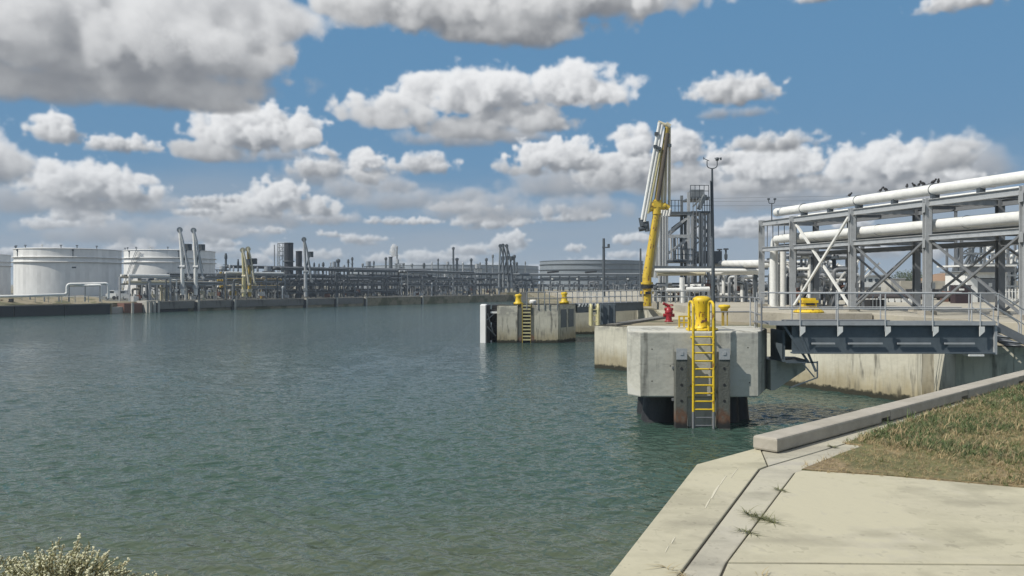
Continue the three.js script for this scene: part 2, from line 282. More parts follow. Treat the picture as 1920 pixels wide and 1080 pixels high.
mat('kerb', [0.38, 0.35, 0.30], { map: scaled(mottle, 1.7), roughness: 0.92, bumpMap: scaled(rough, 0.5), bumpScale: 0.006 });
mat('cap', [0.49, 0.485, 0.44], { map: scaled(cap, 6, 4), roughness: 0.92, bumpMap: scaled(rough, 0.8), bumpScale: 0.006 });
mat('wall', [0.56, 0.54, 0.46], { map: scaled(streak, 11, 4, 0.25), roughness: 0.95, bumpMap: scaled(rough, 0.8), bumpScale: 0.006 });
mat('apron', [0.40, 0.37, 0.30], { map: scaled(pave, 14), roughness: 0.95 });
mat('land', [1, 1, 1], { map: scaled(landTex, 16), roughness: 1 });
mat('soil', [1, 1, 1], { map: scaled(soilTex, 2.4), roughness: 1, bumpMap: scaled(rough, 0.4), bumpScale: 0.02 });
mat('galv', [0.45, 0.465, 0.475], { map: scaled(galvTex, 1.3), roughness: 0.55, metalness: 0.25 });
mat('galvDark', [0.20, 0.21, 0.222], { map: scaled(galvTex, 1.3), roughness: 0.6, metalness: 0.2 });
mat('girder', [0.105, 0.13, 0.15], { map: scaled(galvTex, 1.3), roughness: 0.55, metalness: 0.1 });
mat('white', [0.78, 0.78, 0.75], { map: scaled(galvTex, 3), roughness: 0.45 });
mat('tank', [0.79, 0.785, 0.765], { map: scaled(galvTex, 40), roughness: 0.5 });
mat('armYellow', [0.62, 0.43, 0.035], { map: scaled(paintTex, 3), roughness: 0.5 });
mat('yard', [0.12, 0.12, 0.105], { map: scaled(mottle, 7), roughness: 1 });
mat('tankGrey', [0.21, 0.24, 0.265], { map: scaled(galvTex, 14), roughness: 0.6 });  // far tanks: cloud shade is put into this grey
mat('tankShadePale', [0.27, 0.30, 0.33], { map: scaled(galvTex, 14), roughness: 0.6 });  // paler far tanks and vessels, cloud shade mixed into the colour
mat('yellow', [0.70, 0.49, 0.018], { map: scaled(paintTex, 1.6), roughness: 0.5 });
mat('ochre', [0.47, 0.33, 0.055], { map: scaled(galvTex, 1.2), roughness: 0.5 });
mat('cream', [0.60, 0.55, 0.40], { map: scaled(galvTex, 1.2), roughness: 0.5 });
mat('paleYellow', [0.55, 0.50, 0.27], { map: scaled(galvTex, 1.2), roughness: 0.5 });
mat('black', [0.018, 0.018, 0.02], { roughness: 0.6 });
mat('pile', [0.022, 0.022, 0.024], { roughness: 0.55, bumpMap: scaled(rough, 0.6), bumpScale: 0.01 });
mat('stack', [0.022, 0.026, 0.036], { map: scaled(galvTex, 4), roughness: 0.6 });
mat('rust', [1, 1, 1], { map: scaled(rustTex, 1.3, 4), roughness: 0.85, bumpMap: scaled(rough, 0.4), bumpScale: 0.008 });
mat('red', [0.30, 0.012, 0.02], { roughness: 0.4 });
mat('redBrown', [0.15, 0.07, 0.05], { roughness: 0.7 });
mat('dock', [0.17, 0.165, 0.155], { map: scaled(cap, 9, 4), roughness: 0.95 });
mat('dockPale', [0.38, 0.37, 0.34], { map: scaled(cap, 6, 4), roughness: 0.95 });
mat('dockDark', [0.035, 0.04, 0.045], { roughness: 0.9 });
mat('steel', [0.075, 0.09, 0.105], { map: scaled(galvTex, 4), roughness: 0.6 });  // also darkens the far plant in place of cloud shade
mat('steelMid', [0.20, 0.22, 0.235], { map: scaled(galvTex, 4), roughness: 0.6 });
mat('glass', [0.03, 0.04, 0.05], { roughness: 0.1 });
mat('wood', [0.09, 0.075, 0.06], { roughness: 0.9 });

// ---------------------------------------------------------------- water
const waterN = (() => { // tileable ripple normals
  const S = 1024, T = 5.2, R = rng(9), ws = [];
  for (let i = 0; i < 56; i++) { const k = 9 + Math.floor(42 * R() ** 1.4), th = 1.57 + (R() - 0.5) * 2.0, kx = Math.round(k * Math.cos(th)), ky = Math.round(k * Math.sin(th)); ws.push([kx, ky, R() * 6.283, 0.16 / Math.hypot(kx, ky) ** 0.35]); }
  return tex(S, S, (u, v) => {
    let sx = 0, sy = 0;
    const wu = u + 0.010 * Math.sin(6.283 * (2 * u + 3 * v)) + 0.006 * Math.sin(6.283 * (5 * u - 4 * v)), wv = v + 0.010 * Math.sin(6.283 * (3 * u - 2 * v));
    for (const [kx, ky, p, a] of ws) { const c = Math.cos(6.283185 * (kx * wu + ky * wv) + p) * a, h = Math.hypot(kx, ky); sx += c * kx / h; sy += c * ky / h; }
    const nx = -sx * 0.42, ny = -sy * 0.42, l = Math.hypot(nx, ny, 1); return [nx / l * 0.5 + 0.5, ny / l * 0.5 + 0.5, 1 / l * 0.5 + 0.5];
  }, false);
})();
const waterTex = tex(256, 256, (u, v) => { const a = tfbm(u, v, 3, 3, 5, 601), b = tfbm(u, v, 5, 4, 4, 607), g = sm(0.4, 0.65, b) * 0.5; return [0.62 * (0.8 + 0.5 * a) * (1 + 0.1 * g), 0.72 * (0.8 + 0.5 * a), 0.75 * (0.85 + 0.4 * a) * (1 - 0.22 * g)]; });
mat('water', [0.043, 0.080, 0.074], { map: scaled(waterTex, 90), roughness: 0.10, ior: 1.333, normalMap: scaled(waterN, 5.2), vertexColors: true });
M.water.normalScale.set(1.75, 1.75);
{
  const R = rng(21), ws = [];
  for (let i = 0; i < 54; i++) { const l = 0.30 * Math.pow(6, R() ** 1.25), th = 1.5 + (R() + R() - 1) * 1.2, k = 6.283 / l; ws.push([k * Math.cos(th), k * Math.sin(th), R() * 6.283, 0.0040 * l ** 0.75 * (0.5 + R()), l]); }
  const xs = [], zs = []; for (let x = -84; x <= 30;) { xs.push(x); x += (x > -14 && x < 13) ? 0.1 : 0.26; }
  for (let z = 3; z < 232;) { zs.push(z); z += z < 22 ? 0.085 : 0.085 * Math.pow(z / 22, 1.7); }
  const nx = xs.length, nz = zs.length, pos = new Float32Array(nx * nz * 3), uv = new Float32Array(nx * nz * 2), col = new Float32Array(nx * nz * 3), idx = [];
  zs.forEach((z, j) => xs.forEach((x, i) => {
    const o = j * nx + i; const dz = (zs[j + 1] ?? z + 2) - z, dx = (xs[i + 1] ?? x + 0.26) - x;
    const wx = x + 0.35 * Math.sin(z * 0.9 + x * 0.31), wz = z + 0.4 * Math.sin(x * 0.7 - z * 0.23); const gust = 0.35 + 1.3 * fbm3(x * 0.06, z * 0.045, 3.3, 3);
    let y = 0; for (const [kx, kz, p, a, l] of ws) { const f = sm(2.0, 4, l / Math.max(dz, dx * 0.6)); if (f > 0) y += f * a * Math.sin(kx * wx + kz * wz + p); }
    pos.set([x, y * gust, -z], o * 3); uv.set([x, -z], o * 2);
    // the bottom shows through where the bank comes up towards the camera
    const sh = sm(19, 11.6, z + 1.2 * (noise3(x * 0.4, z * 0.4, 8) - 0.5) - 0.12 * Math.min(0, x + 6) * 0 ), mid = sm(46, 15, z);
    col.set([1 + 0.5 * mid + 1.3 * sh, 1 + 0.25 * mid + 0.35 * sh, 1 - 0.02 * mid + 0.05 * sh], o * 3);
  }));
  for (let j = 0; j < nz - 1; j++) for (let i = 0; i < nx - 1; i++) { const a = j * nx + i; idx.push(a, a + 1, a + nx, a + 1, a + nx + 1, a + nx); }
  const g = new THREE.BufferGeometry(); g.setAttribute('position', new THREE.BufferAttribute(pos, 3)); g.setAttribute('uv', new THREE.BufferAttribute(uv, 2)); g.setAttribute('color', new THREE.BufferAttribute(col, 3)); g.setIndex(idx); g.computeVertexNormals();
  const w = new THREE.Mesh(g, M.water); w.name = 'water'; w.receiveShadow = true; w.userData = { kind: 'structure', label: 'choppy teal harbour water between the two quays', category: 'water' }; scene.add(w);
  const bed = new THREE.PlaneGeometry(6000, 6000); bed.rotateX(-Math.PI / 2); bed.translate(0, -0.55, 0);
  const bc = new Float32Array(bed.attributes.position.count * 3).fill(1); const bm = mat('deep', [0.03, 0.075, 0.08], { roughness: 0.12 }); void bc;
  structure('water_far', bed, bm);
}

// ---------------------------------------------------------------- the near quay: slabs, kerb, grass, weeds
const GY = 3.1, gp = (px, py) => onY(px, py, GY);
const inset = (poly, d) => { // shrink a polygon a little so that slabs leave a joint
  const n = poly.length, A = poly.reduce((s, [x, z], i) => { const [u, v] = poly[(i + 1) % n]; return s + x * v - u * z; }, 0) > 0 ? 1 : -1;
  return poly.map((p, i) => { const a = poly[(i + n - 1) % n], b = poly[(i + 1) % n]; let e = [p[0] - a[0], p[1] - a[1]], f = [b[0] - p[0], b[1] - p[1]]; const le = Math.hypot(...e), lf = Math.hypot(...f); const n1 = [-e[1] / le * A, e[0] / le * A], n2 = [-f[1] / lf * A, f[0] / lf * A]; const m = [n1[0] + n2[0], n1[1] + n2[1]], q = d * 2 / Math.max(0.5, m[0] * m[0] + m[1] * m[1]); return [p[0] + m[0] * q, p[1] + m[1] * q]; });
};
{
  const e1 = gp(1305, 870), eA = [-0.95, 0.75], k0 = gp(1412, 843), kDir = (() => { const a = gp(1465, 843), b = gp(1920, 716.5); const l = Math.hypot(b[0] - a[0], b[1] - a[1]); return [(b[0] - a[0]) / l, (b[1] - a[1]) / l]; })();
  const far = (p, d) => [p[0] + kDir[0] * d, p[1] + kDir[1] * d];
  const j1 = gp(1424, 879), jb = [j1[0] - 0.482 * 5.5, j1[1] - 5.5], jc = gp(1440, 873), jd = gp(1590, 829.5), k2 = gp(1490, 886), k2b = gp(1362, 1055);
  const kBack = far(e1, 17), g0 = gp(1503, 882), gSl = gp(1624, 836);
  const rightEdge = gp(1920, 915), j3b = [rightEdge[0] + 2, k2b[1] - 0.1];
  const q = thing('quay_pavement', 'pale concrete quay paving with open joints beside the water', 'pavement', V(1.6, GY, -7));
  q.userData.kind = 'structure'; delete q.userData.category;
  const slab = (poly, m, top = GY) => part(q, 'slab', prism(inset(poly, 0.007), GY - 0.22, top, 0.008), m);
  slab([eA, e1, gp(1425, 838), jc, j1, jb], M.pave);
  slab([gp(1425, 838), far(k0, 16), far(jd, 16), jd, jc], M.paveGrey, GY - 0.003);
  slab([jb, j1, jc, jd, gSl, g0, k2, k2b, [-0.2, 1.2]], M.paveGrey, GY - 0.005);
  slab([k2b, k2, g0, gp(1670, 893), rightEdge, [rightEdge[0] + 3.5, rightEdge[1] - 0.4], [rightEdge[0] + 3.5, j3b[1]], j3b], M.pave, GY + 0.004);
  slab([[-0.2, 1.2], k2b, j3b, [j3b[0] + 3.4, j3b[1] - 0.05], [9, 1.2]], M.pave);
  part(q, 'joint_filler', prism([[-0.9, 0.8], [e1[0] + 0.1, e1[1] - 0.1], far([e1[0] + 0.6, e1[1] - 0.1], 15), [16, 12], [16, 1]], GY - 0.3, GY - 0.016), M.joint);
  // chalky scuffs and worn paint on the slab
  const sc = (a, b, w) => { const p = gp(...a), r = gp(...b), d = [r[0] - p[0], r[1] - p[1]], l = Math.hypot(...d), n = [-d[1] / l * w, d[0] / l * w]; return prism([[p[0] - n[0], p[1] - n[1]], [p[0] + n[0] * 0.4, p[1] + n[1] * 0.4], [(p[0] + r[0]) / 2 + n[0] * 1.6, (p[1] + r[1]) / 2 + n[1] * 1.6], [r[0] + n[0], r[1] + n[1]], [r[0] - n[0] * 0.3, r[1] - n[1] * 0.3]], GY + 0.001, GY + 0.0025); };
  part(q, 'scuff_mark', [sc([1322, 953], [1332, 936], 0.005), sc([1333, 935], [1349, 910], 0.008), sc([1350, 909], [1362, 892], 0.005), sc([1370, 896], [1384, 878], 0.003), sc([1247, 1036], [1254, 1024], 0.003), sc([1258, 1020], [1266, 1008], 0.004)], M.scuff);
  const w = thing('quay_wall', 'concrete face of the near quay dropping from the cream slab edge to the water', 'wall', V(e1[0], 0, -e1[1]));
  part(w, 'wall_face', [prism([eA, e1, far(e1, 17), far([e1[0] + 0.9, e1[1] - 0.9], 17), [e1[0] + 0.5, e1[1] - 0.9], [eA[0] + 0.9, eA[1]]], -1.5, GY - 0.23)], M.wall);
  // kerb with drain slots
  const kb = thing('concrete_kerb', 'long low concrete kerb with drain slots along the quay edge', 'kerb', V(k0[0], GY, -k0[1]));
  const nx = [kDir[1], -kDir[0]], kp = (s, t) => [k0[0] + kDir[0] * s + nx[0] * t, k0[1] + kDir[1] * s + nx[1] * t], W = 0.25, HH = 0.14;
  let s0 = 0; const slots = [2.35, 4.95, 7.5, 10.1];
  for (const s of [...slots, 15.5]) { const e = s === 15.5 ? 15.5 : s; part(kb, 'kerb_block', prism([kp(s0 + 0.004, 0), kp(s0 + 0.004, W), kp(e - 0.004, W), kp(e - 0.004, 0)], GY + 0.004, GY + HH, 0.022), M.kerb); s0 = e + 0.24; }
  for (const s of slots) part(kb, 'slot_bridge', prism([kp(s - 0.003, 0.003), kp(s - 0.003, W - 0.003), kp(s + 0.243, W - 0.003), kp(s + 0.243, 0.003)], GY + 0.06, GY + HH - 0.002, 0.004), M.kerb);
  // soil and grass
  const patch = [g0, gp(1580, 851), gSl, gp(1585, 832), gp(1640, 812), gp(1720, 785), gp(1800, 760), gp(1920, 723), far(gp(1920, 723), 5), [14.5, 9.5], [rightEdge[0] + 2.6, rightEdge[1] - 0.2], rightEdge, gp(1790, 903), gp(1670, 893)];
  structure('soil', prism(patch, GY - 0.2, GY + 0.012), M.soil);
  const inside = (x, z) => { let c = false; for (let i = 0, j = patch.length - 1; i < patch.length; j = i++) { const [a, b] = patch[i], [d, e] = patch[j]; if ((b > z) !== (e > z) && x < (d - a) * (z - b) / (e - b) + a) c = !c; } return c; };
  const R = rng(5), tuft = [];
  for (let i = 0; i < 7; i++) { // a tuft of bent blades
    const a = R() * 6.283, l = 0.6 + 0.5 * R(), lean = 0.25 + 0.7 * R(), w = 0.05, c = Math.cos(a), s = Math.sin(a), ox = (R() - 0.5) * 0.5, oz = (R() - 0.5) * 0.5, P = (k, side) => [ox + c * lean * l * k * k - s * w * side * (1 - k * 0.85), l * k * (1 - 0.3 * k * lean), oz + s * lean * l * k * k + c * w * side * (1 - k * 0.85)];
    for (const [k0_, k1_] of [[0, 0.5], [0.5, 1]]) tuft.push(...P(k0_, -1), ...P(k0_, 1), ...P(k1_, 1), ...P(k0_, -1), ...P(k1_, 1), ...P(k1_, -1));
  }
  const tg = new THREE.BufferGeometry(); tg.setAttribute('position', new THREE.Float32BufferAttribute(tuft, 3)); tg.computeVertexNormals();
  const gm = mat('grass', [1, 1, 1], { roughness: 0.8, side: THREE.DoubleSide, transmission: 0.3, thickness: 0 }), N = 58000, grass = new THREE.InstancedMesh(tg, gm, N), mm = new THREE.Matrix4(), col = new THREE.Color(); let n = 0;
  const green = (x, z) => sm(0.42, 0.62, fbm3(x * 0.55, z * 0.55, 4.2, 4) + 0.16 * sm(8.2, 9.4, z - 0.3 * (x - 6)) + 0.14 * sm(7.4, 6.6, z) * sm(4.5, 5.6, x) - 0.12 * sm(4.4, 3.4, x));
  while (n < N) {
    const x = 2.3 + 12 * R(), z = 6.3 + 10 * R(); if (!inside(x + (R() - 0.5) * 0.14, z + (R() - 0.5) * 0.14)) continue;
    const g = green(x, z), thin = fbm3(x * 1.3, z * 1.3, 9, 3); if (R() > 0.85 + 0.7 * g - 0.9 * (thin - 0.4)) { if (R() < 0.6) continue; }
    const h = (0.022 + 0.034 * R()) * (0.65 + 0.7 * g) * (R() < 0.04 ? 1.9 : 1), q2 = new THREE.Quaternion().setFromEuler(new THREE.Euler((R() - 0.5) * 0.5, R() * 6.3, (R() - 0.5) * 0.5));
    mm.compose(V(x, GY + 0.006, -z), q2, V(h * 1.1, h, h * 1.1)); grass.setMatrixAt(n, mm);
    const dry = R() < 0.9 - 0.62 * g ? 1 : 0, k = 0.7 + 0.6 * R(); if (dry) col.setRGB(0.40 * k, 0.31 * k, 0.165 * k); else col.setRGB(mix(0.16, 0.10, g) * k, mix(0.165, 0.145, g) * k, 0.045 * k);
    grass.setColorAt(n++, col);
  }
  grass.name = 'grass'; grass.castShadow = grass.receiveShadow = true; grass.userData = { kind: 'stuff', label: 'half dry short grass patch behind the quay kerb', category: 'grass' }; scene.add(grass);
  // weeds in the joints, each a rosette of narrow blades
  const weed = (px, py, label, size, count, tone, seed) => {
    const [x, z] = gp(px, py), t = thing('weed', label, 'weed', V(x, GY, -z), undefined), r = rng(seed), pos = [];
    for (let i = 0; i < count; i++) {
      const a = r() * 6.283, l = size * (0.3 + 0.7 * r()), up = 0.15 + 0.8 * r() * r(), c = Math.cos(a), s = Math.sin(a), w = 0.0025 + 0.002 * r(), ox = -(r() - 0.5) * size * 1.5 * 0.5, oz = ox * -1.9 + (r() - 0.5) * size * 0.16;
      let last = null; for (let k = 0; k <= 4; k++) { const f = k / 4, d = l * f * Math.cos(up) * (0.6 + 0.4 * f), y = l * (f * Math.sin(up) - 0.35 * f * f * (1 - 0.5 * up)) + 0.004, ww = w * (1 - f * 0.9), A = [x + ox + c * d - s * ww, GY + Math.max(0.004, y), -z - oz + s * d + c * ww], B = [x + ox + c * d + s * ww, GY + Math.max(0.004, y), -z - oz + s * d - c * ww]; if (last) pos.push(...last[0], ...last[1], ...B, ...last[0], ...B, ...A); last = [A, B]; }
    }
    const g = new THREE.BufferGeometry(); g.setAttribute('position', new THREE.Float32BufferAttribute(pos, 3)); g.computeVertexNormals(); part(t, 'blades', g, tone);
  };
  const wg = mat('weedGreen', [0.12, 0.125, 0.05], { side: THREE.DoubleSide, roughness: 0.8 }), wd = mat('weedDry', [0.33, 0.27, 0.15], { side: THREE.DoubleSide, roughness: 0.9 });
  weed(1424, 972, 'bushy green weed growing out of the open joint between the slabs', 0.17, 110, wg, 1);
  weed(1404, 1000, 'smaller ragged weed below the bushy one in the slab joint', 0.11, 46, wg, 2);
  weed(1462, 920, 'thin line of low weed in the joint nearest the grass corner', 0.08, 40, wg, 3);
  weed(1274, 1078, 'spiky pale dry grass tuft at the near end of the long joint', 0.17, 26, wd, 4);
  weed(1442, 1084, 'sparse dry stalks beside the cross joint at the bottom edge', 0.15, 12, wd, 6);
  weed(1560, 838, 'bright green clover clump where the grass meets the kerb strip', 0.07, 60, wg, 8);
  // the bank under the camera, out of sight but for its shrub
  const bg = new THREE.PlaneGeometry(40, 12, 60, 20); bg.rotateX(-Math.PI / 2); { const p = bg.attributes.position; for (let i = 0; i < p.count; i++) { const z = 6 - p.getZ(i) - 1; p.setXYZ(i, p.getX(i) - 19.6 + 0, mix(2.9, -1.2, sm(0, 11, z)) - 0.1 + 0.25 * noise3(p.getX(i) * 0.9, z * 0.9, 2) - 2.2 * sm(-1.8, 0.2, p.getX(i) - 19.6), -z); } bg.computeVertexNormals(); }
  structure('shore_bank', bg, M.soil);
  // coastal shrub: pale fleshy leaves on wiry stems
  const shrub = (x, z, y, w, h, count, label, seed) => {
    const t = thing('coastal_shrub', label, 'shrub', V(x, y, -z), undefined), r = rng(seed), stems = [], lp = [], fl = [];
    const leaf = (p, s) => { const a = r() * 6.283, b = (r() - 0.3) * 1.6, d = V(Math.cos(a) * Math.cos(b), Math.sin(b), Math.sin(a) * Math.cos(b)), e = V(-Math.sin(a), 0.2, Math.cos(a)).multiplyScalar(s * 0.32), q = p.clone().add(d.clone().multiplyScalar(s)), m = p.clone().add(d.clone().multiplyScalar(s * 0.5)); const u = m.clone().add(e), v = m.clone().sub(e); lp.push(...p.toArray(), ...u.toArray(), ...q.toArray(), ...p.toArray(), ...q.toArray(), ...v.toArray()); };
    for (let i = 0; i < count; i++) {
      const a = r() * 6.283, rad = Math.sqrt(r()), lob = 0.62 + 0.75 * noise3(Math.cos(a) * 1.7 * rad + seed, Math.sin(a) * 1.7 * rad, 2.5), ex = V(x + Math.cos(a) * rad * w * (0.85 + 0.35 * r()), y + h * Math.sqrt(Math.max(0.04, 1 - rad * rad * 0.85)) * (0.55 + 0.5 * r()) * lob, -z + Math.sin(a) * rad * w * 0.7), b0 = V(x + (ex.x - x) * 0.35, y, -z + (ex.z + z) * 0.35), m = b0.clone().lerp(ex, 0.6).add(V((r() - 0.5) * 0.06, 0.05, (r() - 0.5) * 0.06));
      stems.push(run([b0, m, ex], 0.003, 0.04, 4));
      for (let k = 0; k < 11; k++) { const f = 0.35 + 0.65 * r(), p = f < 0.6 ? b0.clone().lerp(m, f / 0.6) : m.clone().lerp(ex, (f - 0.6) / 0.4); leaf(p, 0.016 + 0.016 * r()); }
      for (let k = 0; k < 6; k++) { const s = 0.0035 + 0.0045 * r(), q = m.clone().lerp(ex, 0.45 + 0.6 * r()); const g = new THREE.IcosahedronGeometry(s, 0); g.scale(1, 0.8 + 0.8 * r(), 1); g.rotateZ(r() * 3); g.translate(q.x + (r() - 0.5) * 0.022, q.y + (r() - 0.5) * 0.022, q.z + (r() - 0.5) * 0.022); fl.push(g); }
    }
    const g = new THREE.BufferGeometry(); g.setAttribute('position', new THREE.Float32BufferAttribute(lp, 3)); g.computeVertexNormals();
    part(t, 'stems', stems, mat('stem' + seed, [0.27, 0.24, 0.13], { roughness: 0.9 })); part(t, 'foliage', g, mat('leaf' + seed, [0.34, 0.34, 0.18], { side: THREE.DoubleSide, roughness: 0.8, transmission: 0.3 })); part(t, 'flower_heads', fl, mat('seed' + seed, [0.60, 0.58, 0.40], { roughness: 0.9 }));
  };
  const sy = (py, z) => yAt(py, z);
  shrub(xAt(105, 4.6), 4.6, sy(1150, 4.6), 0.46, 0.41, 300, 'pale yellow green shrub with small seed heads on the near bank', 51);
  shrub(xAt(-40, 4.9), 4.9, sy(1165, 4.9), 0.30, 0.50, 90, 'greyer shrub cut off by the picture edge beside the fuller pale one', 52);
  shrub(xAt(300, 4.5), 4.5, sy(1150, 4.5), 0.22, 0.225, 36, 'few low seed heads poking up to the right of the pale shrub', 53);
}

// ---------------------------------------------------------------- near mooring dolphin with ladder, bollard, mast and railing
{
  const D = 26.4, top = 3.12, bot = 0.97, c = V(6, top, -28), poly = [[3.88, 26.95], [4.22, D], [8.08, D], [9.04, 28.5], [9.04, 30.2], [4.32, 30.2]];
  const d = thing('mooring_dolphin', 'square concrete dolphin head on dark piles carrying the big yellow bollard', 'mooring dolphin', c);
  part(d, 'pile_cap', prism(poly, bot, top, 0.05), M.cap);
  for (const [x, y] of [[4.6, 2.55], [4.6, 1.5], [7.75, 2.6], [5.2, 2.0], [7.8, 1.45]]) part(d, 'form_hole', tube(V(x, y, -D + 0.002), V(x, y, -D - 0.02), 0.022, 10), M.joint);
  part(d, 'ladder_backing', box(0.95, 1.0, 0.5, 6.28, 0.46, -(D + 0.33)), M.cap);
  for (const [x, z, bx, r] of [[5.2, 27.75, -0.24, 0.62], [5.2, 29.2, -0.1, 0.6], [7.35, 27.7, 0.06, 0.42], [7.8, 28.2, 0.16, 0.42], [7.6, 29.4, 0.12, 0.5], [6.3, 29.4, 0, 0.5]]) part(d, 'pile', tube(V(x + bx, -1.2, -z), V(x, bot, -z), r + 0.03, 18, r), M.pile);
  part(d, 'corbel', upright([[8.95, bot + 0.04], [9.1, bot + 0.05], [10.15, 1.72], [10.15, 2.05], [8.95, 2.05]], 1.5, new THREE.Matrix4().makeTranslation(0, 0, -28.55)), M.cap);
  for (const px of [1277, 1357]) {
    const x = xAt(px, D - 0.25), f = part(d, 'fender_post', [box(0.045, 2.95, 0.30, x - 0.165, 1.0, -(D - 0.17)), box(0.045, 2.95, 0.30, x + 0.165, 1.0, -(D - 0.17)), box(0.30, 2.95, 0.05, x, 1.0, -(D - 0.30))], M.rust);
    part(f, 'top_plate', [box(0.35, 0.36, 0.02, x, 2.42, -(D - 0.34)), box(0.10, 0.10, 0.015, x, 2.44, -(D - 0.358))], M.galv);
    for (const y of [1.95, 1.42, 0.90]) part(f, 'bolt_hole', tube(V(x, y, -(D - 0.325)), V(x, y, -(D - 0.335)), 0.045, 10), M.black);
    for (const y of [1.95, 0.90]) part(f, 'bracket', box(0.5, 0.08, 0.1, x, y, -(D - 0.01)), M.galvDark);
  }
  // ladder
  const zl = D - 0.33, xl = xAt(1300, zl), xr = xAt(1338, zl), l = thing('ladder', 'bright yellow steel ladder down the face of the near dolphin', 'ladder', V((xl + xr) / 2, 0.1, -zl));
  for (const x of [xl, xr]) { part(l, 'side_rail', run([V(x, 0.55, -zl), V(x, 4.02, -zl), V(x, 4.12, -zl - 0.25), V(x, 4.1, -zl - 0.62), V(x, 3.13, -zl - 0.66)], 0.044, 0.22, 8), M.yellow); part(l, 'side_rail', tube(V(x, -0.2, -zl), V(x, 0.55, -zl), 0.042), M.galvDark); for (const y of [2.95, 1.35]) part(l, 'standoff', bar(V(x, y, -zl), V(x, y, -D), 0.05, 0.06), M.yellow); }
  for (let i = 0; i < 11; i++) { const y = 0.62 + i * 0.262; if (y < 3.1) part(l, 'rung', tube(V(xl, y, -zl), V(xr, y, -zl), 0.028, 8), M.yellow); }
  for (const y of [0.36, 0.1, -0.1]) part(l, 'rung', tube(V(xl, y, -zl), V(xr, y, -zl), 0.018, 8), M.galvDark);
  // the big bollard
  const bz = 27.25, bx = xAt(1316, bz), b = thing('bollard', 'large domed yellow bollard on a round base behind the near ladder', 'bollard', V(bx, top, -bz));
  part(b, 'base_plate', lathe([[0, 0.004], [0.52, 0.004], [0.54, 0.03], [0.53, 0.07], [0.33, 0.085], [0, 0.085]], bx, top, -bz, 32), M.yellow);
  part(b, 'body', lathe([[0.29, 0.08], [0.225, 0.17], [0.21, 0.36], [0.235, 0.6], [0.285, 0.85], [0.31, 0.97], [0.31, 1.03], [0.285, 1.10], [0.21, 1.145], [0.1, 1.165], [0, 1.17]], bx, top, -bz, 36), M.yellow);
  part(b, 'rust_patch', [box(0.16, 0.05, 0.02, bx + 0.02, top + 0.33, -bz + 0.215), box(0.07, 0.09, 0.02, bx + 0.09, top + 0.37, -bz + 0.205), box(0.09, 0.03, 0.02, bx - 0.05, top + 0.29, -bz + 0.215)], M.redBrown);
  for (let i = 0; i < 8; i++) { const a = i * Math.PI / 4 + 0.2; part(b, 'bolt', tube(V(bx + Math.cos(a) * 0.44, top + 0.08, -bz + Math.sin(a) * 0.44), V(bx + Math.cos(a) * 0.44, top + 0.12, -bz + Math.sin(a) * 0.44), 0.025, 6), M.yellow); }
  // small yellow rack beside it
  const fz = 28.6, fx = xAt(1284, fz), fr = thing('yellow_frame', 'small pale yellow tubular frame on a plate left of the big bollard', 'frame', V(fx, top, -fz));
  for (const dx of [-0.2, -0.03, 0.2]) part(fr, 'post', box(0.055, 0.44, 0.055, fx + dx, top + 0.22, -fz), M.armYellow);
  for (const y of [0.42, 0.2]) part(fr, 'rail', box(0.40, 0.05, 0.05, fx, top + y, -fz - 0.002), M.armYellow);
  part(fr, 'base_plate', box(0.62, 0.04, 0.4, fx, top + 0.02, -fz), M.cream);
  // weather mast
  const mz = 26.95, mx = xAt(1338, mz), m = thing('weather_mast', 'slim tall grey mast with wind vane and cup sensor beside the big bollard', 'mast', V(mx, top, -mz));
  part(m, 'pole', [tube(V(mx, top, -mz), V(mx - 0.02, 5.6, -mz), 0.065, 14, 0.055), tube(V(mx - 0.02, 5.6, -mz), V(mx - 0.05, 8.55, -mz), 0.052, 14, 0.032), box(0.24, 0.03, 0.24, mx, top + 0.015, -mz)], M.steel);
  part(m, 'conduit', tube(V(mx - 0.09, 6.3, -mz + 0.04), V(mx - 0.11, 8.15, -mz + 0.04), 0.022, 8), M.steel);
  const ty = 8.55, X = mx - 0.05; part(m, 'fork', run([V(X - 0.17, ty + 0.28, -mz), V(X - 0.17, ty + 0.06, -mz), V(X, ty, -mz), V(X + 0.17, ty + 0.06, -mz), V(X + 0.17, ty + 0.28, -mz)], 0.016, 0.1, 8), M.steel);
  part(m, 'wind_vane', [bar(V(X - 0.30, ty + 0.36, -mz), V(X - 0.10, ty + 0.27, -mz), 0.02, 0.02), box(0.012, 0.09, 0.06, X - 0.28, ty + 0.36, -mz)], M.steel);
  part(m, 'cup_sensor', [lathe([[0, 0], [0.05, 0.01], [0.06, 0.06], [0.05, 0.11], [0, 0.12]], X + 0.17, ty + 0.27, -mz, 14), box(0.24, 0.02, 0.02, X + 0.2, ty + 0.36, -mz), box(0.05, 0.08, 0.05, X + 0.29, ty + 0.34, -mz)], M.steel);
  // railing at the back and right of the head
  const r = thing('railing', 'dark grey pipe railing with rounded corner on top of the near dolphin', 'railing', V(8, top, -28));
  const P = [at(1345, 565, 30.1), at(1424, 563, 27.6)], y1 = top + 1.07, y2 = top + 0.53;
  const c1 = [8.95, 30.0], c2 = [8.35, 26.85];
  part(r, 'top_rail', run([V(6.6, y1, -30.05), V(c1[0], y1, -30.05), V(c2[0], y1, -26.9), V(c2[0], top, -26.9)], 0.03, 0.16, 8), M.galvDark);
  part(r, 'mid_rail', run([V(6.6, y2, -30.05), V(c1[0], y2, -30.05), V(c2[0], y2, -26.9)], 0.026, 0.1, 8), M.galvDark);
  for (const [x, z] of [[6.6, 30.05], [7.5, 30.05], [8.9, 30.02], [8.68, 28.7]]) part(r, 'post', tube(V(x, top, -z), V(x, y1, -z), 0.026, 8), M.galv);
  void P;
}

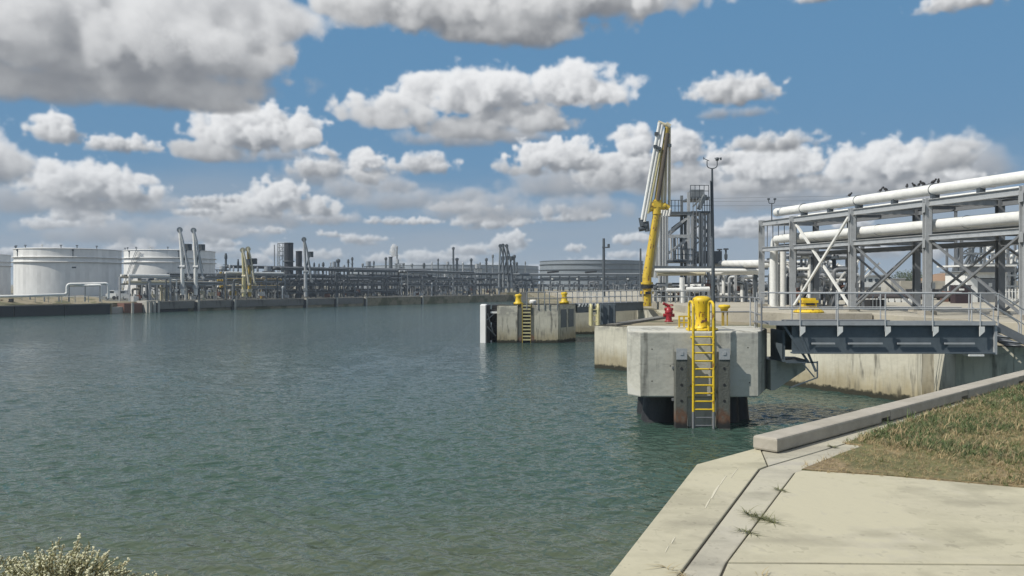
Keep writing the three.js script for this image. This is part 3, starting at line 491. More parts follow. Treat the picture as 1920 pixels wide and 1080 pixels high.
// ---------------------------------------------------------------- gangway from the dolphin to the quay, with its stair
{
  const z0 = 27.0, z1 = 28.6, dy = 3.36, xA = 8.6, xB = 16.15, g = thing('gangway', 'dark steel footbridge from the near dolphin to the quay stair', 'footbridge', V(12, dy, -27.8));
  for (const z of [z0, z1]) part(g, 'girder', [box(xB - xA - 0.8, 0.035, 0.28, (xA + xB) / 2 + 0.4, dy - 0.05, -z), box(xB - xA - 0.8, 0.045, 0.3, (xA + xB) / 2 + 0.4, dy - 0.98, -z), box(xB - xA - 0.8, 0.9, 0.03, (xA + xB) / 2 + 0.4, dy - 0.515, -z)], M.girder);
  part(g, 'deck', [box(xB - xA, 0.05, z1 - z0 + 0.3, (xA + xB) / 2, dy - 0.004, -(z0 + z1) / 2)], M.galvDark);
  part(g, 'toe_board', box(xB - xA, 0.14, 0.02, (xA + xB) / 2, dy + 0.02, -(z0 - 0.165)), M.galv);
  for (const px of [1497, 1567, 1656, 1745, 1831]) {
    const x = xAt(px, z0), w = part(g, 'stiffener', upright([[x - 0.015, dy - 0.09], [x + 0.16, dy - 0.09], [x + 0.16, dy - 0.26], [x - 0.015, dy - 0.42]], 0.025, new THREE.Matrix4().makeTranslation(0, 0, -(z0 - 0.19))), M.white); void w;
  }
  for (const [a, b] of [[1520, 1563], [1588, 1652], [1680, 1742], [1768, 1824]]) part(g, 'conduit', box((b - a) * z0 / F, 0.055, 0.05, xAt((a + b) / 2, z0), dy - 0.66, -(z0 - 0.10)), M.galv);
  part(g, 'deck_plank', [box(3.6, 0.06, 0.5, 11.3, dy + 0.05, -28.1)], M.galvDark);
  for (const z of [z0 - 0.18, z1 + 0.18]) {
    const o = z < z0 ? 0 : -0.85; part(g, 'handrail', tube(V(xA + 0.3, dy + 1.02, -z), V(xB - 0.05, dy + 1.02, -z), 0.024, 8), M.galv); part(g, 'mid_rail', tube(V(xA + 0.3, dy + 0.5, -z), V(xB - 0.05, dy + 0.5, -z), 0.021, 8), M.galv);
    for (let i = 0; i < 6; i++) { const x = (i ? xAt(1567, z0) + (i - 1) * 1.585 : xAt(1497, z0)) + o; part(g, 'rail_post', tube(V(x, dy - 0.25, -z), V(x, dy + 1.03, -z), 0.024, 8), M.galv); }
  }
  // bearing frame at the dolphin end
  part(g, 'bearing_box', [box(0.08, 1.02, 1.3, 9.22, 2.6, -27.9), box(0.9, 0.06, 1.4, 9.6, 2.08, -27.9)], M.girder);
  part(g, 'bearing_frame', [bar(V(9.12, 3.3, -26.98), V(9.95, 2.06, -26.98), 0.05, 0.07), bar(V(9.55, 3.3, -26.98), V(10.2, 1.75, -26.98), 0.05, 0.07), bar(V(9.2, 2.06, -26.98), V(10.25, 2.06, -26.98), 0.05, 0.05), bar(V(10.25, 2.1, -26.98), V(10.25, 1.55, -26.98), 0.04, 0.04), bar(V(10.25, 1.55, -26.98), V(9.3, 1.2, -26.98), 0.04, 0.04), bar(V(9.75, 2.04, -26.98), V(10.15, 1.56, -26.98), 0.04, 0.04)], M.girder);
  part(g, 'bearing_plate', box(0.5, 0.06, 0.4, 15.5, dy - 1.05, -27.0), M.white);
  part(g, 'end_post', box(0.09, 0.98, 0.09, xB + 0.05, dy - 0.54, -(z0 - 0.05)), M.galv);
  // stair
  const s = thing('stair', 'steel stair with sloping handrails from the gangway down to the quay', 'stair', V(17.2, 2.4, -28)), n = 6, run_ = 1.6, rise = (dy - 2.33) / n, sx = xB + 0.12;
  for (const z of [z0 - 0.05, z1 - 0.1]) {
    part(s, 'stringer', bar(V(sx, dy - 0.1, -z), V(sx + run_ + 0.2, 2.36, -z), 0.05, 0.28), M.galvDark);
    part(s, 'handrail', run([V(sx - 0.1, dy + 1.02, -z), V(sx + 0.05, dy + 1.0, -z), V(sx + run_ + 0.1, 2.35 + 0.98, -z), V(sx + run_ + 0.1, 2.35, -z)], 0.024, 0.12, 8), M.galv);
    part(s, 'mid_rail', tube(V(sx + 0.05, dy + 0.5, -z), V(sx + run_ + 0.1, 2.85, -z), 0.02, 8), M.galv);
    for (const f of [0.02, 0.5]) part(s, 'rail_post', tube(V(sx + run_ * f, mix(dy, 2.35, f) - 0.1, -z), V(sx + run_ * f, mix(dy, 2.35, f) + 1.0, -z), 0.022, 8), M.galv);
  }
  for (let i = 1; i < n; i++) part(s, 'tread', box(0.28, 0.04, z1 - z0 - 0.1, sx + run_ * i / n + 0.02, dy - rise * i, -(z0 + z1) / 2 + 0.07), M.galv);
}

// ---------------------------------------------------------------- land behind the basin on the right, its walls
const LY = 2.3, AY = 3.0;
{
  structure('ground', [prism([[60, 16.4], [17.3, 27.95], [15.85, 28.7], [15.95, 30.1], [17.2, 33.4], [16.5, 33.4], [16.5, 31.2], [12.7, 37.9], [4.9, 45.0], [10.2, 56.5], [12.5, 72], [12.1, 75.8], [4.5, 74.8], [4, 216], [-3, 216.5], [-60, 900], [900, 900], [900, 16.4]], -1, LY)], M.land);
  structure('concrete_apron', [prism([[13.2, 52], [16.4, 46], [20.4, 45.8], [22.4, 33.5], [90, 30], [140, 90], [140, 190], [8, 190], [8, 84], [13.8, 80]], LY - 0.3, AY, 0.03)], M.apron);
  const wall = (name, label, pts, top = LY + 0.06) => {
    const t = thing(name, label, 'wall', V(pts[0][0], 0, -pts[0][1])); let i = 0;
    for (let k = 0; k < pts.length - 1; k++) {
      const a = pts[k], b = pts[k + 1], L = Math.hypot(b[0] - a[0], b[1] - a[1]), n = Math.max(1, Math.round(L / 4.2)), d = [(b[0] - a[0]) / L, (b[1] - a[1]) / L], nn = [d[1], -d[0]];
      for (let j = 0; j < n; j++) { const s = L * j / n + 0.006, e = L * (j + 1) / n - 0.006, o = 0.012 * ((i++ * 7) % 3), P = (u, v) => [a[0] + d[0] * u + nn[0] * v, a[1] + d[1] * u + nn[1] * v]; part(t, 'wall_panel', prism([P(s, o), P(s, -0.5), P(e, -0.5), P(e, o)], -1, top, 0.025), M.wall); }
    }
    return t;
  };
  wall('quay_wall', 'streaked concrete quay wall behind and left of the near dolphin', [[4.6, 44.8], [12.5, 37.7]]);
  wall('quay_wall', 'streaked concrete quay wall seen under the footbridge girder', [[12.5, 37.7], [16.3, 30.9], [16.7, 33.2]]);
  wall('quay_wall', 'pale panelled quay wall at the foot of the steel stair', [[15.85, 30.2], [15.62, 28.3], [17.2, 27.55], [40, 21.5]], LY + 0.24);
  wall('quay_wall', 'concrete inlet wall running back from the corner behind the near dolphin', [[12.2, 72], [9.9, 56.5], [4.6, 44.8]]);
  wall('quay_wall', 'distant concrete wall closing the inlet below the catwalk', [[4.2, 74.5], [11.8, 75.5], [12.2, 72.2]]);
  // sloping concrete slab behind the hydrant
  const sl = thing('concrete_slab', 'pale sloping concrete slab behind the red hydrant', 'slab', V(11, LY, -54));
  part(sl, 'slab', prism([[10.3, 51.6], [13.1, 51.6], [14, 70], [12.6, 70]], LY - 0.1, LY + 0.12, 0.02), M.pave);
  const bl = thing('barrier_wall', 'low grey concrete wall below the yellow mooring hook', 'wall', V(18, LY, -45.4));
  for (let i = 0; i < 4; i++) part(bl, 'wall_block', box(1.02, 0.72, 0.3, 16.75 + i * 1.03, LY + 0.36, -45.55), M.kerb);
}

// ---------------------------------------------------------------- hydrant, hooks on the quay
{
  const [hx, hz] = [xAt(1254, 48.5), 48.5], h = thing('fire_hydrant', 'dark red fire hydrant with monitor on the quay edge grass', 'hydrant', V(hx, LY + 0.1, -hz)), y = LY + 0.1;
  part(h, 'barrel', lathe([[0, 0], [0.26, 0], [0.26, 0.06], [0.19, 0.08], [0.18, 0.5], [0.24, 0.53], [0.24, 0.62], [0.2, 0.7], [0.17, 0.86], [0, 0.92]], hx, y, -hz, 16), M.red);
  part(h, 'outlet', [tube(V(hx - 0.33, y + 0.40, -hz), V(hx + 0.33, y + 0.40, -hz), 0.11, 10), tube(V(hx - 0.26, y + 0.76, -hz), V(hx + 0.26, y + 0.76, -hz), 0.09, 10), tube(V(hx, y + 0.42, -hz), V(hx, y + 0.42, -hz + 0.26), 0.09, 10)], M.red);
  part(h, 'monitor_nozzle', [run([V(hx, y + 0.7, -hz), V(hx, y + 0.9, -hz), V(hx - 0.05, y + 0.98, -hz), V(hx - 0.22, y + 1.06, -hz)], 0.09, 0.1, 8), tube(V(hx - 0.22, y + 1.06, -hz), V(hx - 0.34, y + 1.12, -hz), 0.07, 8, 0.1)], M.red);
  part(h, 'hand_wheel', (() => { const g = new THREE.TorusGeometry(0.13, 0.03, 6, 14); g.rotateX(1.2); g.translate(hx + 0.12, y + 1.0, -hz + 0.05); return g; })(), M.red);
  const hook = (x, z, y0, label, name) => {
    const t = thing(name, label, 'mooring hook', V(x, y0, -z));
    part(t, 'base_plate', lathe([[0, 0.002], [0.85, 0.002], [0.86, 0.08], [0.62, 0.26], [0.5, 0.30], [0, 0.30]], x, y0, -z, 24), M.yellow);
    part(t, 'pedestal', [box(0.75, 0.30, 0.6, x, y0 + 0.44, -z), box(0.9, 0.16, 0.7, x, y0 + 0.66, -z)], M.yellow);
    part(t, 'hook', [box(0.28, 0.12, 0.5, x - 0.2, y0 + 0.80, -z), box(0.28, 0.12, 0.5, x + 0.2, y0 + 0.80, -z)], M.yellow); part(t, 'slot', box(0.5, 0.12, 0.06, x, y0 + 0.5, -z + 0.30), M.black);
  };
  hook(xAt(1516, 47.2), 47.2, AY, 'yellow mooring hook on round base below the pipe rack brace', 'mooring_hook');
  const cx = xAt(1358, 44), cz = 44, cy = LY, b = thing('bollard', 'smaller yellow capped bollard on thin legs right of the weather mast', 'bollard', V(cx, cy, -cz));
  part(b, 'cap', lathe([[0, 1.15], [0.3, 1.12], [0.33, 1.0], [0.2, 0.9], [0.2, 0.75], [0, 0.75]], cx, cy + 0.12, -cz, 18), M.yellow);
  for (const [dx, dz] of [[-0.14, 0.1], [0.14, 0.1], [0, -0.14]]) part(b, 'leg', box(0.06, 0.95, 0.06, cx + dx, cy + 0.4, -cz + dz), M.ochre);
}

// ---------------------------------------------------------------- the second dolphin, fender, ladder, railing, catwalk
{
  const z = 63.8, top = 3.0, d = thing('mooring_dolphin', 'second concrete dolphin standing farther out with dark shade panels painted on its side', 'mooring dolphin', V(2, top, -65));
  const X = (px) => xAt(px, z);
  part(d, 'pile_cap', [prism([[X(932), z], [X(970), z], [X(970), z + 0.6], [X(932), z + 5.5]], -0.5, top - 0.05, 0.04), prism([[X(1002), z - 0.1], [X(1046), z - 0.1], [X(1084), z + 2.6], [X(1084), z + 5.5], [X(970) + 0.02, z + 5.5], [X(970) + 0.02, z + 0.7], [X(1002), z + 0.7]], -0.5, top, 0.05)], M.wall);
  for (let i = 0; i < 2; i++) { const f = 0.16 + i * 0.42, a = [mix(X(1046), X(1084), f), z - 0.1 + 2.7 * f], b = [mix(X(1046), X(1084), f + 0.3), z - 0.1 + 2.7 * (f + 0.3)]; part(d, 'recess_shade_panel', prism([[a[0] + 0.02, a[1] - 0.03], [b[0] + 0.02, b[1] - 0.03], [b[0], b[1] + 0.02], [a[0], a[1] + 0.02]], 1.2, 2.65), M.girder); }  // flat dark panels paint the shade of hollows in this face
  for (const px of [975, 999]) part(d, 'fender_post', box(0.30, 3.6, 0.35, X(px), 1.0, -(z + 0.22)), M.rust);
  const zl = z + 0.1, l = thing('ladder', 'rusty yellow ladder in the slot of the second dolphin', 'ladder', V(X(987), 0, -zl));
  for (const px of [979, 996]) part(l, 'side_rail', box(0.09, 3.4, 0.09, X(px), 1.45, -zl), M.ochre);
  for (let i = 0; i < 11; i++) part(l, 'rung', box(0.72, 0.11, 0.07, X(987.5), 0.25 + i * 0.27, -zl), M.paleYellow);
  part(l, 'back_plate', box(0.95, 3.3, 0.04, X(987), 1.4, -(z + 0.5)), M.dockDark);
  // fender panel on the left with rubber units and chains
  const f = thing('fender', 'white faced fender panel with black rubber units on the second dolphin', 'fender', V(X(905), 0, -65));
  part(f, 'face_panel', prism([[X(900), z + 0.2], [X(910), z], [X(911.5), z + 0.1], [X(911.5), z + 2.6], [X(900), z + 2.8]], -0.4, top + 0.02, 0.05), M.tank);
  part(f, 'frame', prism([[X(911.6), z + 0.35], [X(918), z + 0.4], [X(918), z + 2.5], [X(911.6), z + 2.5]], -0.4, top - 0.02), M.black);
  for (const y of [0.65, 2.1]) part(f, 'rubber_unit', tube(V(X(918), y, -(z + 1.3)), V(X(934), y, -(z + 1.6)), 0.55, 16, 0.45), M.black);
  part(f, 'back_plate', box(0.5, 3.3, 1.8, X(927), 1.3, -(z + 2.6)), M.black);
  for (const [a, b] of [[[913, 600], [931, 584]], [[914, 588], [924, 622]], [[913, 612], [930, 630]]]) part(f, 'chain', tube(at(...a, z + 0.3), at(...b, z + 0.6), 0.05, 6), M.steelMid);
  part(f, 'chain_plate', box(0.55, 0.14, 0.1, X(926), yAt(586, z), -(z + 0.3)), M.white);
  const post = (px, zz, label, h) => {
    const x = xAt(px, zz), b = thing('bollard', label, 'bollard', V(x, top, -zz));
    part(b, 'body', lathe([[0, 0.002], [0.4, 0.002], [0.4, 0.2], [0.26, 0.3], [0.2, 0.75], [0.3, 0.9], [0.24, 1.02], [0, 1.06]].map(([r, y]) => [r, y * h]), x, top, -zz, 20), M.yellow); part(b, 'pin', tube(V(x + 0.12, top + h * 0.9, -zz), V(x + 0.12, top + h * 1.15, -zz), 0.06, 8), M.ochre);
  };
  post(972, z + 0.9, 'yellow bollard above the ladder of the second dolphin', 0.82);
  post(1058, z + 4.0, 'ochre yellow bollard behind railing on the second dolphin', 0.95);
  const c = thing('life_ring_box', 'small white rounded box on top of the second dolphin', 'box', V(X(1000), top, -(z + 1)));
  part(c, 'body', lathe([[0, 0.002], [0.28, 0.002], [0.3, 0.3], [0.24, 0.4], [0, 0.42]], X(1000), top, -(z + 1), 14), M.white);
  const r = thing('railing', 'grey pipe railing on top of the second dolphin', 'railing', V(X(1030), top, -66));
  const pts = [[X(988), z + 0.2], [X(1045), z + 0.1], [X(1078), z + 2.6], [X(1078), z + 5.3]];
  for (const y of [1.05, 0.55]) part(r, y > 1 ? 'top_rail' : 'mid_rail', run(pts.map(([x, q]) => V(x, top + y, -q)), 0.035, 0.05, 6), M.steelMid);
  for (const px of [988, 1009, 1021, 1030, 1045]) part(r, 'post', tube(V(X(px), top - 0.35, -(z - 0.12)), V(X(px), top + 1.05, -(z - 0.12)), 0.045, 6), M.steelMid);
  // catwalk going back to the loading platform
  const A = V(xAt(1082, 68), 2.95, -68), B = V(xAt(1206, 74), 3.0, -74), w = thing('catwalk', 'dark girder catwalk with close railings from second dolphin to platform', 'footbridge', A), u = B.clone().sub(A), side = V(u.z, 0, -u.x).normalize().multiplyScalar(1.3);
  for (const o of [0, 1]) { const s = side.clone().multiplyScalar(o), P = (f, y) => A.clone().addScaledVector(u, f).add(s).add(V(0, y, 0)); part(w, 'girder', ibeam(P(0, -0.35), P(1, -0.35), 0.3, 0.72, 0.05), M.girder); part(w, 'handrail', tube(P(0, 1.08), P(1, 1.08), 0.035, 6), M.galv); part(w, 'mid_rail', tube(P(0, 0.58), P(1, 0.58), 0.03, 6), M.galv); for (let i = 0; i <= 11; i++) part(w, 'rail_post', tube(P(i / 11, 0.0), P(i / 11, 1.08), 0.04, 6), M.galv); if (!o) for (let i = 0; i < 7; i++) { const p = P(0.02 + i * 0.045, -0.06); part(w, 'post_bracket', upright([[0, 0.1], [0.16, 0.1], [0.06, -0.16], [-0.08, -0.16]], 0.06, new THREE.Matrix4().makeTranslation(p.x, p.y, p.z + 0.22)), M.white); } }
  part(w, 'deck', bar(A.clone().add(side.clone().multiplyScalar(0.5)).add(V(0, 0.03, 0)), B.clone().add(side.clone().multiplyScalar(0.5)).add(V(0, 0.03, 0)), 1.3, 0.05), M.galvDark);
  const sg = part(w, 'sign_board', [box(1.35, 0.05, 0.04, xAt(1117, 69.4), yAt(549, 69.4), -69.4), box(1.35, 0.05, 0.04, xAt(1117, 69.4), yAt(556, 69.4), -69.4), box(0.05, 0.6, 0.04, xAt(1103, 69.4), yAt(553, 69.4), -69.4), box(0.05, 0.6, 0.04, xAt(1131, 69.4), yAt(553, 69.4), -69.4)], M.white); void sg;
  // fender block with yellow ladder at the quay corner
  const q = 46.4, k = thing('fender_block', 'grey channelled fender block at the quay corner beside yellow ladder rails', 'fender', V(xAt(1140, q), LY, -q));
  part(k, 'block', [box(0.85, 1.25, 0.5, xAt(1141, q), 2.9, -q - 0.3), box(0.06, 1.2, 0.12, xAt(1130, q), 2.9, -q + 0.0), box(0.06, 1.2, 0.12, xAt(1141, q), 2.9, -q), box(0.06, 1.2, 0.12, xAt(1152, q), 2.9, -q)], M.girder);
  const yl = thing('ladder', 'pale yellow ladder rails standing above the quay wall corner', 'ladder', V(xAt(1113, q), LY, -q + 0.5));
  for (const px of [1107, 1120]) part(yl, 'side_rail', run([V(xAt(px, q), 2.3, -q + 0.5), V(xAt(px, q), 3.48, -q + 0.5), V(xAt(px, q), 3.48, -q - 0.1), V(xAt(px, q), 2.3, -q - 0.1)], 0.085, 0.3, 8), M.paleYellow);
  for (let i = 0; i < 3; i++) part(yl, 'rung', tube(V(xAt(1107, q), 2.55 + i * 0.33, -q + 0.5), V(xAt(1120, q), 2.55 + i * 0.33, -q + 0.5), 0.03, 6), M.paleYellow);
  const coping = thing('coping_slab', 'coping strip painted dark as shade along the inlet edge behind the yellow ladder', 'slab', V(7, LY, -50));
  part(coping, 'slab', prism([[5.3, 45.3], [5.9, 45.3], [10.9, 56], [10.2, 56.3]], LY - 0.05, LY + 0.13, 0.02), M.dock);  // dark colour paints the coping as if in shade
}

// ---------------------------------------------------------------- pipe rack and its pipes, the birds on them
{
  const B = (k) => [19.2 + 1.65 * k, 55 - 5.72 * k], TOP = 9.32, t = thing('pipe_rack', 'tall galvanised steel pipe rack with cross bracing along the quay', 'pipe rack', V(19.2, AY, -55));
  const P = (k, off, y) => { const [x, z] = B(k); return V(x + off, y, -z); }, BACK = 3.95, ks = [-0.62, 0, 1, 2, 3, 4];
  for (const k of ks) for (const off of [0, BACK]) {
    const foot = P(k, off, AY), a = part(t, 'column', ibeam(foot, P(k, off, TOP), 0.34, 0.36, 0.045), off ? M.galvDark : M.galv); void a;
    part(t, 'base_plinth', box(0.7, 0.24, 0.7, foot.x, AY + 0.12, foot.z), M.kerb);
  }
  for (let i = 0; i < ks.length; i++) {
    const k = ks[i], kn = ks[i + 1];
    for (const y of [9.1, 7.22]) part(t, 'cross_beam', ibeam(P(k, 0.05, y), P(k, BACK - 0.05, y), 0.25, 0.34, 0.03), M.galv);
    if (kn === undefined) continue;
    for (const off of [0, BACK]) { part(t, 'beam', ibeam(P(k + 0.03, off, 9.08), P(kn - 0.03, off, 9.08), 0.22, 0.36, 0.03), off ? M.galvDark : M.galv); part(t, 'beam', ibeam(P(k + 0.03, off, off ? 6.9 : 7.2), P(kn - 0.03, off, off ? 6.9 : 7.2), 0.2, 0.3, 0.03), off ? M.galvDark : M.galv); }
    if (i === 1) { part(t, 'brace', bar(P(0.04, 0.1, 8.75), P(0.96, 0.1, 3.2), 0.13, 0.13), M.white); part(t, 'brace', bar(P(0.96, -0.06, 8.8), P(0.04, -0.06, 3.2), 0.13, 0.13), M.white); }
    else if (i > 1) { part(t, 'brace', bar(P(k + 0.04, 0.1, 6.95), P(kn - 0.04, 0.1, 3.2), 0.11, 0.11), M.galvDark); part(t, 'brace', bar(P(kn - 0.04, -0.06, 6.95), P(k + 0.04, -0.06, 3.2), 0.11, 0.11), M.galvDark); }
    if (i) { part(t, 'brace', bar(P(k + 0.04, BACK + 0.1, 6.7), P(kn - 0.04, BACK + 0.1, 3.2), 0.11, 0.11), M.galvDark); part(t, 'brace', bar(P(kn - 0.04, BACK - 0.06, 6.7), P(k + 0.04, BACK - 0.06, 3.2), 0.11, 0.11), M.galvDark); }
    if (i) for (const y of [9.1, 7.22]) part(t, 'cross_beam', ibeam(P((k + kn) / 2, 0.1, y), P((k + kn) / 2, BACK - 0.1, y), 0.16, 0.22, 0.025), M.galvDark);
  }
  for (const k of ks) for (const y of [9.1, 7.2]) { const v = P(k, 0, y); part(t, 'gusset', box(0.03, 0.5, 0.62, v.x - 0.2, v.y - 0.3, v.z, -0.28), M.galv); }
  for (const k of [0, 1, 2]) { const v = P(k, 0.24, 4.6); part(t, 'junction_box', box(0.22, 0.34, 0.26, v.x, v.y, v.z + 0.05), k === 1 ? M.galvDark : M.steelMid); part(t, 'conduit', tube(V(v.x, 4.75, v.z + 0.05), V(v.x, 9.0, v.z + 0.05), 0.03, 6), M.steelMid); }
  for (let i = 0; i < 3; i++) part(t, 'small_pipe', tube(P(-0.6, 1.1 + i * 0.9, 7.5), P(4, 1.1 + i * 0.9, 7.5), 0.05, 6), i ? M.galv : M.steel);
  { const c = P(0.5, 0.02, 5.98); part(t, 'gusset', box(0.05, 0.4, 0.4, c.x, c.y, c.z, -0.28), M.galv); }
  // grating and walkway at the far end
  for (let i = 0; i < 9; i++) part(t, 'grating_bar', bar(P(-0.6 + i * 0.065, 0.25, 9.26), P(-0.6 + i * 0.065, 2.2, 9.26), 0.16, 0.05), M.galvDark);
  for (let i = 0; i < 4; i++) part(t, 'deck_plate', bar(P(0.12 + i * 0.1, 0.9, 9.30), P(0.12 + i * 0.1, 2.1, 9.30), 0.38, 0.04), M.galv);
  part(t, 'cable_tray', [bar(P(-0.6, 2.75, 9.42), P(4, 2.75, 9.42), 0.5, 0.05), bar(P(-0.6, 2.5, 9.5), P(4, 2.5, 9.5), 0.03, 0.14), bar(P(-0.6, 3.0, 9.5), P(4, 3.0, 9.5), 0.03, 0.14)], M.galv);
  for (let i = 0; i < 6; i++) part(t, 'hanger_rod', tube(P(-0.6 + i * 0.09, 0.35 + i * 0.09, 7.3), P(-0.6 + i * 0.09, 0.35 + i * 0.09, 9.0), 0.03, 6), M.galvDark);
  const pipe = (label, off, y, r, k0, k1, m, group) => { const p = thing('pipeline', label, 'pipe', P(k0, off, y), group); part(p, 'pipe', run([P(k0, off, y), P(k1, off, y)], r, 0.3, 20), m); return p; };
  const p1 = pipe('upper thick white pipe along the outer edge of the rack', 0.42, 9.80, 0.295, -0.42, 4.3, M.white);
  part(p1, 'end_cap', (() => { const g = new THREE.SphereGeometry(0.295, 16, 10); const v = P(-0.42, 0.42, 9.80); g.scale(1, 1, 0.5); g.translate(v.x, v.y, v.z); return g; })(), M.white);
  for (const k of [0.1, 1, 2, 3]) { const v = P(k, 0.42, 9.80); part(p1, 'clamp', [(() => { const g = new THREE.TorusGeometry(0.31, 0.045, 8, 20); g.rotateY(Math.atan2(1.65, 5.72) * -1); g.translate(v.x, v.y, v.z); return g; })(), box(0.4, 0.28, 0.25, v.x, v.y - 0.42, v.z)], M.steel); }
  for (const k of [0.55, 1.5, 2.5]) { const v = P(k, 0.42, 9.42); part(p1, 'pipe_shoe', box(0.3, 0.34, 0.3, v.x, v.y + 0.0, v.z), M.steel); }
  const p2 = pipe('lower thick white pipe on the middle tier of the rack', 0.72, 7.92, 0.31, -0.42, 4.2, M.white);
  for (const k of [0.25, 1.22, 2.3]) { const v = P(k, 0.72, 7.92); part(p2, 'band', (() => { const g = new THREE.TorusGeometry(0.315, 0.03, 8, 20); g.rotateY(-0.28); g.translate(v.x, v.y, v.z); return g; })(), M.steelMid); }
  part(p2, 'drop_leg', run([P(-0.42, 0.72, 7.92), P(-0.55, 0.72, 7.92), P(-0.58, 0.72, 6.2), P(-0.58, 0.72, 3.1)], 0.28, 0.5, 16), M.white);
  for (const [pp, off, y] of [[p1, 0.42, 9.80], [p2, 0.72, 7.92]]) for (const k of [0.7, 1.62, 2.62]) { const v = P(k, off, y); part(pp, 'weld_seam', (() => { const g = new THREE.TorusGeometry(0.304, 0.012, 6, 20); g.rotateY(-0.28); g.translate(v.x, v.y, v.z); return g; })(), M.dockPale); }
  pipe('thin white pipe on the top tier inside the rack', 1.55, 9.42, 0.12, -0.3, 4.2, M.white); pipe('thin grey pipe beside the cable tray on the rack', 2.1, 9.40, 0.09, -0.3, 4.2, M.galv);
  pipe('second middle tier white pipe behind the thick lower one', 1.75, 7.6, 0.17, -0.5, 4.2, M.white); pipe('dark pipe on the middle tier at the back of the rack', 2.6, 7.56, 0.14, -0.5, 4.2, M.steel); pipe('pale grey pipe along the rear columns of the rack', 3.3, 7.55, 0.12, -0.5, 4.2, M.galv);
  // birds
  const R = rng(3), spots = [[0.86, 'lone dark bird at the far end of the upper white pipe'], [1.31, 'dark bird second from the far end of the upper pipe'], [1.38, 'dark bird close beside the second one on the pipe'], [1.66, 'dark bird first of the middle bunch on the pipe'], [1.75, 'dark bird with raised head in the middle bunch'], [1.81, 'dark bird crouching low in the middle bunch'], [1.86, 'last dark bird of the middle bunch'], [1.98, 'dark bird nearest the third clamp of the pipe, upright'], [2.04, 'dark bird right against the third pipe clamp']];
  spots.forEach(([k, label], i) => {
    const v = P(k, 0.42, 10.09), s = 0.85 + 0.3 * R(), b = thing('bird', label, 'bird', v, 'birds perched on the upper pipe'), body = new THREE.SphereGeometry(0.11, 12, 8); body.scale(1.5, 0.85, 0.9); body.rotateZ(0.5); body.translate(0, 0.17, 0);
    const head = new THREE.SphereGeometry(0.065, 10, 8); head.translate(0.15, 0.30, 0); const beak = new THREE.ConeGeometry(0.02, 0.07, 6); beak.rotateZ(-1.57); beak.translate(0.235, 0.30, 0);
    const tail = box(0.2, 0.02, 0.09, -0.2, 0.08, 0); const legs = [box(0.015, 0.12, 0.015, 0.02, 0.05, 0.03), box(0.015, 0.12, 0.015, 0.02, 0.05, -0.03)];
    const m = new THREE.Mesh(join([body, head, beak, tail, legs]), M.black); m.name = 'body'; m.castShadow = true; b.add(m); b.scale.setScalar(s * 0.82); b.rotation.y = R() * 6.28;
  });
  // small twin headed mast on the far end of the rack
  const v = at(1447, 392, 56.5), sm_ = thing('sensor_mast', 'short twin headed mast on the far end of the rack', 'mast', V(v.x, 9.4, v.z));
  part(sm_, 'pole', tube(V(v.x, 9.1, v.z), V(v.x, 10.35, v.z), 0.04, 8), M.steel); part(sm_, 'fork', run([V(v.x - 0.22, 10.6, v.z), V(v.x - 0.2, 10.35, v.z), V(v.x + 0.2, 10.35, v.z), V(v.x + 0.22, 10.6, v.z)], 0.03, 0.1, 6), M.steel);
  for (const s of [-1, 1]) part(sm_, 'lamp_head', box(0.16, 0.12, 0.12, v.x + s * 0.22, 10.65, v.z), M.steel);
}

